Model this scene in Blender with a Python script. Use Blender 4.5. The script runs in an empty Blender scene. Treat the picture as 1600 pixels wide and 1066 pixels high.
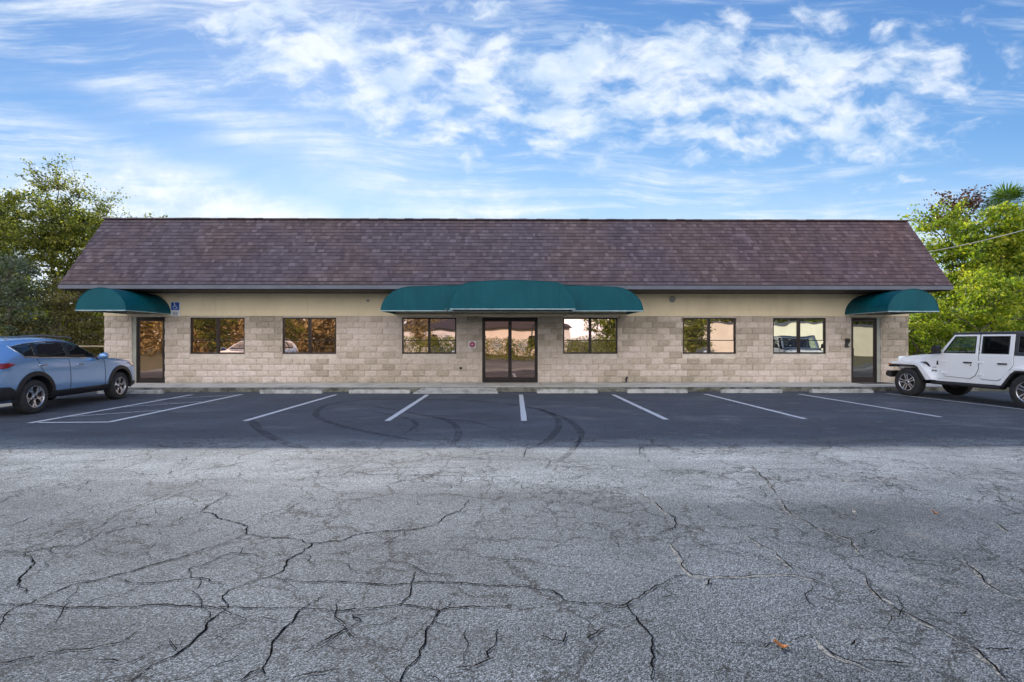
import bpy, bmesh, math, random
import numpy as np
from mathutils import Vector, Matrix
from mathutils.bvhtree import BVHTree
from mathutils.geometry import delaunay_2d_cdt
R = math.radians
rnd = random.Random(7)
nrs = np.random.RandomState(11)
sc = bpy.context.scene
COL = sc.collection
CAMH = 1.55
YAW = R(0.7)
S_, C_ = math.sin(YAW), math.cos(YAW)

# ------------------------------------------------------------------ surveying helpers (photo point -> place in the world)
def ray(px, py):
    u = (px - 800) / 800; v = (533 - py) / 800
    return u * C_ + S_, C_ - u * S_, v
def G(px, py, z=0.0):
    x, y, v = ray(px, py); t = (z - CAMH) / v
    return Vector((x * t, y * t, z))
def W(px, py, Y=17.4):
    x, y, v = ray(px, py); t = Y / y
    return Vector((x * t, Y, CAMH + v * t))
def Yfor(px, X):
    x, y, v = ray(px, 533); return X / x * y

# ------------------------------------------------------------------ object helpers
def link(o, parent=None):
    COL.objects.link(o)
    if parent: o.parent = parent
    return o
def tag(o, label=None, cat=None, group=None, kind=None):
    if label: o['label'] = label
    if cat: o['category'] = cat
    if group: o['group'] = group
    if kind: o['kind'] = kind
    return o
def empty(name, loc=(0, 0, 0), rz=0.0):
    o = bpy.data.objects.new(name, None); o.empty_display_size = .3
    o.location = loc; o.rotation_euler = (0, 0, rz)
    return link(o)
class MB:
    def __init__(s): s.v = []; s.f = []; s.m = []; s.mi = 0
    def poly(s, pts):
        b = len(s.v); s.v += [tuple(p) for p in pts]; s.f.append(list(range(b, b + len(pts)))); s.m.append(s.mi)
    def add(s, vs, fs):
        b = len(s.v); s.v += [tuple(p) for p in vs]
        for f in fs: s.f.append([i + b for i in f]); s.m.append(s.mi)
    def box(s, x0, x1, y0, y1, z0, z1):
        if x0 > x1: x0, x1 = x1, x0
        if y0 > y1: y0, y1 = y1, y0
        if z0 > z1: z0, z1 = z1, z0
        s.add([(x0,y0,z0),(x1,y0,z0),(x1,y1,z0),(x0,y1,z0),(x0,y0,z1),(x1,y0,z1),(x1,y1,z1),(x0,y1,z1)],
              [(0,3,2,1),(4,5,6,7),(0,1,5,4),(1,2,6,5),(2,3,7,6),(3,0,4,7)])
    def tube(s, path, r, n=8, cap=True):
        path = [Vector(p) for p in path]; k = len(path)
        rr = r if isinstance(r, (list, tuple)) else [r] * k
        rings = []
        for i, p in enumerate(path):
            d = (path[min(i+1, k-1)] - path[max(i-1, 0)])
            d = d.normalized() if d.length > 1e-9 else Vector((0,0,1))
            a = Vector((0,0,1)) if abs(d.z) < .9 else Vector((1,0,0))
            u = d.cross(a).normalized(); w = d.cross(u)
            rings.append([p + (u*math.cos(2*math.pi*j/n) + w*math.sin(2*math.pi*j/n)) * rr[i] for j in range(n)])
        b = len(s.v)
        for ring in rings: s.v += [tuple(q) for q in ring]
        for i in range(k-1):
            for j in range(n):
                s.f.append([b+i*n+j, b+i*n+(j+1)%n, b+(i+1)*n+(j+1)%n, b+(i+1)*n+j]); s.m.append(s.mi)
        if cap:
            s.f.append([b+j for j in range(n)][::-1]); s.m.append(s.mi)
            s.f.append([b+(k-1)*n+j for j in range(n)]); s.m.append(s.mi)
    def lathe_x(s, prof, n=40, close=True):          # prof: (radius, x), axis X
        b = len(s.v); k = len(prof)
        for r, x in prof:
            for j in range(n):
                a = 2*math.pi*j/n; s.v.append((x, r*math.cos(a), r*math.sin(a)))
        for i in range(k-1):
            for j in range(n):
                s.f.append([b+i*n+j, b+(i+1)*n+j, b+(i+1)*n+(j+1)%n, b+i*n+(j+1)%n]); s.m.append(s.mi)
        if close:
            s.f.append([b+(k-1)*n+j for j in range(n)]); s.m.append(s.mi)
            s.f.append([b+j for j in range(n)][::-1]); s.m.append(s.mi)
    def prism(s, outline, x0, x1, fx=None):         # outline in (y,z), extruded along x; fx(x,y,z)->x
        n = len(outline); b = len(s.v)
        g = fx or (lambda x, y, z: x)
        for x in (x0, x1):
            for y, z in outline: s.v.append((g(x, y, z), y, z))
        s.f.append([b+i for i in range(n)]); s.f.append([b+n+i for i in range(n)][::-1]); s.m += [s.mi]*2
        for i in range(n):
            j = (i+1) % n; s.f.append([b+i, b+n+i, b+n+j, b+j]); s.m.append(s.mi)
    def frame(s, outer, hole, x0, x1, fx=None):     # same count outer / hole
        n = len(outer); b = len(s.v); g = fx or (lambda x, y, z: x)
        for x in (x0, x1):
            for ring in (outer, hole):
                for y, z in ring: s.v.append((g(x, y, z), y, z))
        o0, h0, o1, h1 = b, b+n, b+2*n, b+3*n
        for i in range(n):
            j = (i+1) % n
            for f in ([o0+i, o0+j, h0+j, h0+i], [o1+j, o1+i, h1+i, h1+j], [o0+j, o0+i, o1+i, o1+j], [h0+i, h0+j, h1+j, h1+i]):
                s.f.append(f); s.m.append(s.mi)
    def mesh(s, name):
        me = bpy.data.meshes.new(name); me.from_pydata(s.v, [], s.f)
        me.polygons.foreach_set('material_index', s.m); me.update(); return me
    def build(s, name, mats, parent=None, smooth=False, bevel=0, fix=True, seg=2, auto=None):
        me = s.mesh(name)
        if fix:
            bm = bmesh.new(); bm.from_mesh(me); bmesh.ops.recalc_face_normals(bm, faces=bm.faces); bm.to_mesh(me); bm.free()
        for m in (mats if isinstance(mats, (list, tuple)) else [mats]): me.materials.append(m)
        o = link(bpy.data.objects.new(name, me), parent)
        if bevel:
            md = o.modifiers.new('b', 'BEVEL'); md.width = bevel; md.segments = seg; md.limit_method = 'ANGLE'; md.angle_limit = R(35)
        if smooth:
            me.polygons.foreach_set('use_smooth', [True]*len(me.polygons))
            if auto: me.set_sharp_from_angle(angle=R(auto))
        return o
def bake(o, mods):                                    # evaluate modifiers into plain mesh data
    mods(o); dg = bpy.context.evaluated_depsgraph_get(); dg.update()
    me = bpy.data.meshes.new_from_object(o.evaluated_get(dg)); o.modifiers.clear(); o.data = me; return o

# ------------------------------------------------------------------ material helpers
def nt(name):
    m = bpy.data.materials.new(name); m.use_nodes = True; t = m.node_tree; t.nodes.clear()
    return m, t
class T:
    def __init__(s, t): s.t = t
    def n(s, typ, ins=None, **kw):
        nd = s.t.nodes.new(typ)
        for k, v in kw.items(): setattr(nd, k, v)
        for k, v in (ins or {}).items():
            if hasattr(v, 'links') and hasattr(v, 'is_output'): s.t.links.new(v, nd.inputs[k])
            else: nd.inputs[k].default_value = v
        return nd
    def math(s, op, a, b=0.0, c=0.0, clamp=False):
        nd = s.n('ShaderNodeMath', operation=op, use_clamp=clamp)
        for i, v in enumerate((a, b, c)):
            if hasattr(v, 'is_output'): s.t.links.new(v, nd.inputs[i])
            else: nd.inputs[i].default_value = v
        return nd.outputs[0]
    def ramp(s, fac, stops, interp='LINEAR'):
        nd = s.n('ShaderNodeValToRGB'); s.t.links.new(fac, nd.inputs[0]); cr = nd.color_ramp; cr.interpolation = interp
        while len(cr.elements) < len(stops): cr.elements.new(0.5)
        for e, (p, c) in zip(cr.elements, stops):
            e.position = p; e.color = (c if isinstance(c, (tuple, list)) else (c, c, c)) + ((1,) if not isinstance(c, (tuple, list)) or len(c) == 3 else ())
        return nd.outputs[0]
    def mix(s, fac, a, b, blend='MIX'):
        nd = s.n('ShaderNodeMix', data_type='RGBA', blend_type=blend)
        for i, v in ((0, fac), (6, a), (7, b)):
            if hasattr(v, 'is_output'): s.t.links.new(v, nd.inputs[i])
            else: nd.inputs[i].default_value = v if i == 0 else tuple(v) + (1,)
        return nd.outputs[2]
    def noise(s, vec, scale, detail=4, rough=.55, dist=0):
        nd = s.n('ShaderNodeTexNoise', {'Scale': scale, 'Detail': detail, 'Roughness': rough, 'Distortion': dist})
        if vec is not None: s.t.links.new(vec, nd.inputs['Vector'])
        return nd.outputs[0]
    def smooth(s, v, a, b):
        nd = s.n('ShaderNodeMapRange', {'Value': v, 'From Min': a, 'From Max': b}, interpolation_type='SMOOTHSTEP'); return nd.outputs[0]
    def mapping(s, vec, loc=(0,0,0), rot=(0,0,0), scale=(1,1,1)):
        return s.n('ShaderNodeMapping', {'Vector': vec, 'Location': loc, 'Rotation': rot, 'Scale': scale}).outputs[0]
    def bump(s, h, strength=.3, dist=.01):
        return s.n('ShaderNodeBump', {'Height': h, 'Strength': strength, 'Distance': dist}).outputs[0]
    def out(s, sh): s.t.links.new(sh, s.n('ShaderNodeOutputMaterial').inputs[0])
def mat(name, c1, c2=None, scale=4., rough=.6, metal=0., bump=0., bscale=60., bdist=.005, coat=0., spec=.5, obj=True, isl=0.):
    m, t = nt(name); k = T(t); co = k.n('ShaderNodeTexCoord').outputs['Object']
    c2 = c2 or tuple(x * .86 for x in c1)
    f = k.noise(co, scale, 5, .6); f = k.smooth(f, .35, .65)
    col = k.mix(f, c1, c2)
    if isl:
        g = k.n('ShaderNodeNewGeometry').outputs['Random Per Island']
        v = k.math('MULTIPLY_ADD', g, isl*2, 1-isl)
        col = k.n('ShaderNodeHueSaturation', {'Color': col, 'Value': v}).outputs[0]
    ins = {'Base Color': col, 'Roughness': rough, 'Metallic': metal, 'Coat Weight': coat, 'Specular IOR Level': spec, 'Coat Roughness': .04}
    p = k.n('ShaderNodeBsdfPrincipled', ins)
    if bump:
        t.links.new(k.bump(k.noise(co, bscale, 4), bump, bdist), p.inputs['Normal'])
    k.out(p.outputs[0]); return m

def m_blocks():
    m, t = nt('split_face_block'); k = T(t); co = k.n('ShaderNodeTexCoord').outputs['Object']
    r = k.n('ShaderNodeNewGeometry').outputs['Random Per Island']
    big = k.noise(k.mapping(co, scale=(.22, 1, .5)), 1.0, 2)
    z = k.n('ShaderNodeSeparateXYZ', {'Vector': co}).outputs[2]
    rr = k.math('ADD', k.math('MULTIPLY_ADD', r, .52, .14), k.math('MULTIPLY', k.math('SUBTRACT', big, .5), 1.3))
    rr = k.math('ADD', rr, k.math('MULTIPLY', k.math('SUBTRACT', 1.35, z), .10))
    col = k.ramp(rr, [(.0, (.40, .345, .275)), (.22, (.53, .455, .375)), (.42, (.62, .535, .46)), (.62, (.68, .585, .52)), (.85, (.73, .64, .585)), (1., (.77, .68, .635))])
    n1 = k.noise(co, 11, 6, .7); col = k.mix(k.smooth(n1, .25, .75), k.mix(1., col, (.82, .80, .76), 'MULTIPLY'), col)
    st = k.smooth(k.noise(k.mapping(co, scale=(2.2, 1, .5)), 1.6, 6, .7), .62, .78)
    col = k.mix(k.math('MULTIPLY', st, .35), col, (.25, .235, .2))
    lowm = k.math('MULTIPLY', k.smooth(z, .42, .14), k.smooth(k.noise(co, 3.1, 5, .7), .42, .66))
    col = k.mix(k.math('MULTIPLY', lowm, .45), col, (.20, .19, .16))
    p = k.n('ShaderNodeBsdfPrincipled', {'Base Color': col, 'Roughness': .92, 'Specular IOR Level': .2})
    t.links.new(k.bump(k.noise(co, 45, 6, .7), .9, .012), p.inputs['Normal']); k.out(p.outputs[0]); return m
def m_shingle():
    m, t = nt('asphalt_shingle'); k = T(t); co = k.n('ShaderNodeTexCoord').outputs['Object']
    r = k.n('ShaderNodeNewGeometry').outputs['Random Per Island']
    big = k.noise(co, .35, 3)
    col = k.ramp(r, [(0, (.094, .076, .082)), (.25, (.114, .093, .099)), (.5, (.125, .102, .108)), (.75, (.138, .113, .119)), (.93, (.160, .133, .139)), (1, (.19, .16, .168))])
    col = k.mix(k.smooth(big, .35, .65), k.mix(1., col, (.92, .92, 1.1), 'MULTIPLY'), k.mix(1., col, (1.05, .98, .97), 'MULTIPLY'))
    x = k.n('ShaderNodeSeparateXYZ', {'Vector': co}).outputs[0]
    col = k.mix(k.smooth(x, 2, 13), col, k.mix(1., col, (1.05, .93, .90), 'MULTIPLY'))
    g = k.noise(co, 160, 2, .8); col = k.mix(k.smooth(g, .3, .7), k.mix(1., col, (.75, .75, .75), 'MULTIPLY'), col)
    stv = k.smooth(k.noise(k.mapping(co, scale=(3.0, .25, .25)), 1.5, 5, .7), .6, .75)
    col = k.mix(k.math('MULTIPLY', stv, .25), col, (.07, .06, .07))
    p = k.n('ShaderNodeBsdfPrincipled', {'Base Color': col, 'Roughness': .95, 'Specular IOR Level': .15})
    t.links.new(k.bump(g, .5, .004), p.inputs['Normal']); k.out(p.outputs[0]); return m
def m_stucco():
    m, t = nt('cream_stucco'); k = T(t); co = k.n('ShaderNodeTexCoord').outputs['Object']
    f = k.noise(k.mapping(co, scale=(1, 1, .35)), 1.8, 6, .65)
    col = k.mix(k.smooth(f, .35, .75), (.86, .73, .50), (.76, .64, .43))
    d = k.smooth(k.noise(k.mapping(co, scale=(5, 1, .4)), 2.4, 6, .7), .60, .80)
    col = k.mix(k.math('MULTIPLY', d, .35), col, (.42, .36, .25))
    p = k.n('ShaderNodeBsdfPrincipled', {'Base Color': col, 'Roughness': .85, 'Specular IOR Level': .3})
    t.links.new(k.bump(k.noise(co, 120, 3), .3, .004), p.inputs['Normal']); k.out(p.outputs[0]); return m
def m_canvas():
    m, t = nt('teal_awning_canvas'); k = T(t); co = k.n('ShaderNodeTexCoord').outputs['Object']
    f = k.noise(k.mapping(co, scale=(1, 1, .5)), 2.2, 5, .65)
    col = k.mix(k.smooth(f, .3, .7), (.0004, .076, .104), (.0008, .095, .124))
    col = k.mix(k.math('MULTIPLY', k.smooth(k.noise(co, 14, 5, .7), .60, .75), .12), col, (.03, .13, .16))
    xx = k.n('ShaderNodeSeparateXYZ', {'Vector': co}).outputs[0]
    seam = k.math('LESS_THAN', k.math('FRACT', k.math('MULTIPLY_ADD', xx, 1/.92, .37)), .014)
    col = k.mix(k.math('MULTIPLY', seam, .45), col, (.0, .03, .045))
    streak = k.smooth(k.noise(k.mapping(co, scale=(4, 4, .25)), 2.2, 6, .7), .5, .8); col = k.mix(k.math('MULTIPLY', streak, .22), col, (.03, .15, .18))
    d = k.n('ShaderNodeBsdfPrincipled', {'Base Color': col, 'Roughness': .5, 'Specular IOR Level': .2})
    wv = k.n('ShaderNodeTexWave', {'Vector': co, 'Scale': .9, 'Distortion': 2.0, 'Detail': 2.0}).outputs[1]
    t.links.new(k.bump(k.math('ADD', k.math('MULTIPLY', wv, .4), k.noise(co, 3, 3)), .25, .03), d.inputs['Normal'])
    tr = k.n('ShaderNodeBsdfTranslucent', {'Color': (.0, .14, .16, 1)})
    mx = k.n('ShaderNodeMixShader', {0: .12}); t.links.new(d.outputs[0], mx.inputs[1]); t.links.new(tr.outputs[0], mx.inputs[2])
    k.out(mx.outputs[0]); return m
def m_mirror(name, col, wob=.05, seed=0.):
    m, t = nt(name); k = T(t); co = k.mapping(k.n('ShaderNodeTexCoord').outputs['Object'], loc=(seed, seed*.7, 0))
    gl = k.n('ShaderNodeBsdfGlossy', {'Color': col + (1,), 'Roughness': .015})
    dk = k.n('ShaderNodeBsdfDiffuse', {'Color': (.012, .009, .008, 1)})
    b = k.bump(k.noise(k.mapping(co, scale=(1, 1, .8)), 1.3, 1, .4), 1.0, wob*.09)
    t.links.new(b, gl.inputs['Normal'])
    a = k.n('ShaderNodeAddShader'); t.links.new(gl.outputs[0], a.inputs[0]); t.links.new(dk.outputs[0], a.inputs[1])
    k.out(a.outputs[0]); return m
def m_carglass(name, alpha, tint=(.35, .42, .40)):
    m, t = nt(name); k = T(t); co = k.n('ShaderNodeTexCoord').outputs['Object']
    n = k.bump(k.noise(co, 2, 2), .02, .02)
    gl = k.n('ShaderNodeBsdfGlossy', {'Color': (.9, .95, 1, 1), 'Roughness': .02, 'Normal': n})
    tr = k.n('ShaderNodeBsdfTransparent', {'Color': tint + (1,)})
    dk = k.n('ShaderNodeBsdfDiffuse', {'Color': (.01, .012, .014, 1)})
    a = k.n('ShaderNodeMixShader', {0: alpha}); t.links.new(dk.outputs[0], a.inputs[1]); t.links.new(tr.outputs[0], a.inputs[2])
    fr = k.math('POWER', k.n('ShaderNodeLayerWeight', {'Blend': .5}).outputs[1], 4.0)
    b = k.n('ShaderNodeMixShader', {0: k.math('MULTIPLY_ADD', fr, .9, .04)}); t.links.new(a.outputs[0], b.inputs[1]); t.links.new(gl.outputs[0], b.inputs[2])
    k.out(b.outputs[0]); return m
def m_paint(name, c, flake=.0, metal=.0, rough=.35):
    m, t = nt(name); k = T(t); co = k.n('ShaderNodeTexCoord').outputs['Object']
    n = k.noise(co, 900, 1); d = k.noise(co, 3, 5, .7)
    col = k.mix(k.smooth(n, .3, .7), tuple(x*(1-flake) for x in c), tuple(min(1, x*(1+flake)) for x in c))
    z = k.n('ShaderNodeSeparateXYZ', {'Vector': co}).outputs[2]
    dirt = k.math('MULTIPLY', k.smooth(z, .75, .3), k.smooth(d, .35, .7))
    col = k.mix(k.math('MULTIPLY', dirt, .25), col, (.22, .2, .17))
    p = k.n('ShaderNodeBsdfPrincipled', {'Base Color': col, 'Roughness': rough, 'Metallic': metal, 'Coat Weight': .8, 'Coat Roughness': .05})
    k.out(p.outputs[0]); return m
def m_leaf(name, cols, trans=.5, rough=.5):
    m, t = nt(name); k = T(t)
    r = k.n('ShaderNodeNewGeometry').outputs['Random Per Island']
    co = k.n('ShaderNodeTexCoord').outputs['Object']; b = k.noise(co, .9, 3)
    f = k.math('ADD', k.math('MULTIPLY', r, .55), k.math('MULTIPLY_ADD', b, 1.1, -.32), clamp=True)
    n = len(cols); col = k.ramp(f, [(i/(n-1), c) for i, c in enumerate(cols)])
    d = k.n('ShaderNodeBsdfPrincipled', {'Base Color': col, 'Roughness': rough, 'Specular IOR Level': .35})
    tc = k.mix(1., col, (1.9, 2.0, .8), 'MULTIPLY')
    tr = k.n('ShaderNodeBsdfTranslucent', {'Color': tc})
    mx = k.n('ShaderNodeMixShader', {0: trans}); t.links.new(d.outputs[0], mx.inputs[1]); t.links.new(tr.outputs[0], mx.inputs[2])
    k.out(mx.outputs[0]); return m
def m_asphalt():
    m, t = nt('old_asphalt'); k = T(t); co = k.n('ShaderNodeTexCoord').outputs['Object']
    sp = k.n('ShaderNodeSeparateXYZ', {'Vector': co}); X, Y = sp.outputs[0], sp.outputs[1]
    # aggregate
    v1 = k.n('ShaderNodeTexVoronoi', {'Vector': co, 'Scale': 140., 'Randomness': 1.}); a1 = v1.outputs[0]; c1 = v1.outputs[1]
    v2 = k.n('ShaderNodeTexVoronoi', {'Vector': co, 'Scale': 70.}); a2 = v2.outputs[0]
    cs = k.n('ShaderNodeSeparateColor', {'Color': c1}).outputs[0]
    fine = k.noise(co, 220, 3, .7); mid = k.noise(co, 26, 4, .7)
    base = k.ramp(k.math('ADD', k.math('MULTIPLY', cs, .55), k.math('MULTIPLY', fine, .45)), [(.15, .024), (.40, .078), (.60, .155), (.78, .29), (.91, .52)])
    col = k.mix(1., base, (.90, 1.0, 1.12), 'MULTIPLY')
    # slow variations: streaks running across the lot
    big = k.noise(k.mapping(co, scale=(.16, .55, 1)), 1.5, 5, .6)
    col = k.mix(1., col, k.ramp(big, [(.25, .62), (.5, 1.0), (.75, 1.4)]), 'MULTIPLY')
    pt = k.noise(co, .8, 5, .65)
    col = k.mix(1., col, k.ramp(pt, [(.3, .75), (.5, 1.0), (.7, 1.22)]), 'MULTIPLY')
    # dusty, worn driving lane along the stalls
    wob = k.math('MULTIPLY_ADD', k.noise(k.mapping(co, scale=(.25, .8, 1)), 1.4, 4), 2.2, -1.1)
    yy = k.math('ADD', Y, wob)
    lane = k.math('MULTIPLY', k.smooth(yy, 4.6, 5.8), k.smooth(yy, 8.4, 7.2))
    lane = k.math('MULTIPLY', lane, k.smooth(k.noise(k.mapping(co, scale=(.35, 1.6, 1)), 2.2, 5, .7), .22, .55))
    col = k.mix(k.math('MULTIPLY', lane, .85), col, k.mix(1., col, (2.0, 1.94, 1.84), 'MULTIPLY'))
    # stalls are a little darker, bluer and smoother
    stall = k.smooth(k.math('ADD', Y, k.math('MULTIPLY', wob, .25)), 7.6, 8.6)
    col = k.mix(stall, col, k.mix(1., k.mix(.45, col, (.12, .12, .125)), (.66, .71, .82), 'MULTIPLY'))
    pale = k.smooth(k.noise(k.mapping(co, loc=(4, 0, 0), scale=(.5, 1.1, 1)), 1.1, 5, .65), .52, .74)
    col = k.mix(k.math('MULTIPLY', k.math('MULTIPLY', pale, stall), .65), col, (.19, .195, .20))
    oil = k.smooth(k.noise(k.mapping(co, loc=(9, 3, 0)), 1.3, 6, .7), .60, .72)
    col = k.mix(k.math('MULTIPLY', k.math('MULTIPLY', oil, stall), .6), col, (.035, .036, .042))
    grit = k.smooth(k.noise(co, 38, 3, .8), .62, .74)
    col = k.mix(k.math('MULTIPLY', k.math('MULTIPLY', grit, stall), .45), col, (.26, .26, .27))
    # right foreground: pale sand in the hollows
    sand = k.math('MULTIPLY', k.smooth(X, .5, 3.0), k.smooth(k.noise(co, 1.7, 7, .72), .54, .72))
    sand = k.math('MULTIPLY', sand, k.smooth(k.noise(co, 30, 4, .8), .4, .62))
    col = k.mix(k.math('MULTIPLY', sand, .55), col, (.42, .40, .37))
    # hairline cracks in two sizes
    dco = k.n('ShaderNodeVectorMath', {0: co, 1: k.n('ShaderNodeVectorMath', {0: k.n('ShaderNodeTexNoise', {'Vector': co, 'Scale': 3.2, 'Detail': 6., 'Roughness': .7}).outputs[1], 'Scale': .42}, operation='SCALE').outputs[0]}, operation='ADD').outputs[0]
    hs = []
    for scale, wd, lo, hi, ms in ((1.3, .014, .46, .55, .55), (4.6, .030, .50, .58, .8), (.42, .0030, .40, .50, .25)):
        e = k.n('ShaderNodeTexVoronoi', {'Vector': dco, 'Scale': scale}, feature='DISTANCE_TO_EDGE').outputs[0]
        ln = k.smooth(e, wd, wd*.15)
        mk = k.smooth(k.noise(k.mapping(co, loc=(scale*3, 0, 0)), ms, 4, .7), lo, hi)
        hs.append(k.math('MULTIPLY', ln, mk))
    cr = k.math('MAXIMUM', k.math('MAXIMUM', hs[0], hs[1]), hs[2])
    cr = k.math('MULTIPLY', cr, k.math('SUBTRACT', 1., k.math('MULTIPLY', stall, .75)))
    col = k.mix(k.math('MULTIPLY', cr, .75), col, (.022, .022, .024))
    h = k.math('ADD', k.math('MULTIPLY', a1, -.6), k.math('ADD', k.math('MULTIPLY', a2, -.5), k.math('MULTIPLY', mid, .9)))
    h = k.math('SUBTRACT', h, k.math('MULTIPLY', cr, 1.6))
    nb = k.bump(h, .85, .013)
    p = k.n('ShaderNodeBsdfPrincipled', {'Base Color': col, 'Roughness': .82, 'Specular IOR Level': .32, 'Normal': nb})
    k.out(p.outputs[0]); return m
def m_worn(name, c, c2, thr=.5, alpha=0., scale=9.):     # paint or rubber with worn, see-through patches
    m, t = nt(name); k = T(t); co = k.n('ShaderNodeTexCoord').outputs['Object']
    n = k.noise(co, scale, 7, .75); col = k.mix(k.noise(co, 60, 3), c, c2)
    p = k.n('ShaderNodeBsdfPrincipled', {'Base Color': col, 'Roughness': .8})
    tr = k.n('ShaderNodeBsdfTransparent')
    f = k.math('MULTIPLY_ADD', k.smooth(n, thr, thr+.14), 1-alpha, alpha)
    mx = k.n('ShaderNodeMixShader', {0: f}); t.links.new(p.outputs[0], mx.inputs[1]); t.links.new(tr.outputs[0], mx.inputs[2])
    k.out(mx.outputs[0]); return m
def m_concrete(name, c, dirt, amt=.6, sc_=2.4):
    m, t = nt(name); k = T(t); co = k.n('ShaderNodeTexCoord').outputs['Object']
    g = k.n('ShaderNodeNewGeometry').outputs['Position']
    n = k.noise(g, sc_, 7, .7); col = k.mix(k.math('MULTIPLY', k.smooth(n, .42, .68), amt), c, dirt)
    col = k.mix(k.math('MULTIPLY', k.smooth(k.noise(g, 40, 3, .7), .5, .8), .3), col, tuple(x*.6 for x in c))
    z = k.n('ShaderNodeSeparateXYZ', {'Vector': g}).outputs[2]
    nz = k.n('ShaderNodeSeparateXYZ', {'Vector': k.n('ShaderNodeNewGeometry').outputs['True Normal']}).outputs[2]
    p = k.n('ShaderNodeBsdfPrincipled', {'Base Color': col, 'Roughness': .9, 'Specular IOR Level': .25})
    t.links.new(k.bump(k.noise(g, 55, 5, .7), .5, .008), p.inputs['Normal']); k.out(p.outputs[0]); return m

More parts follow.
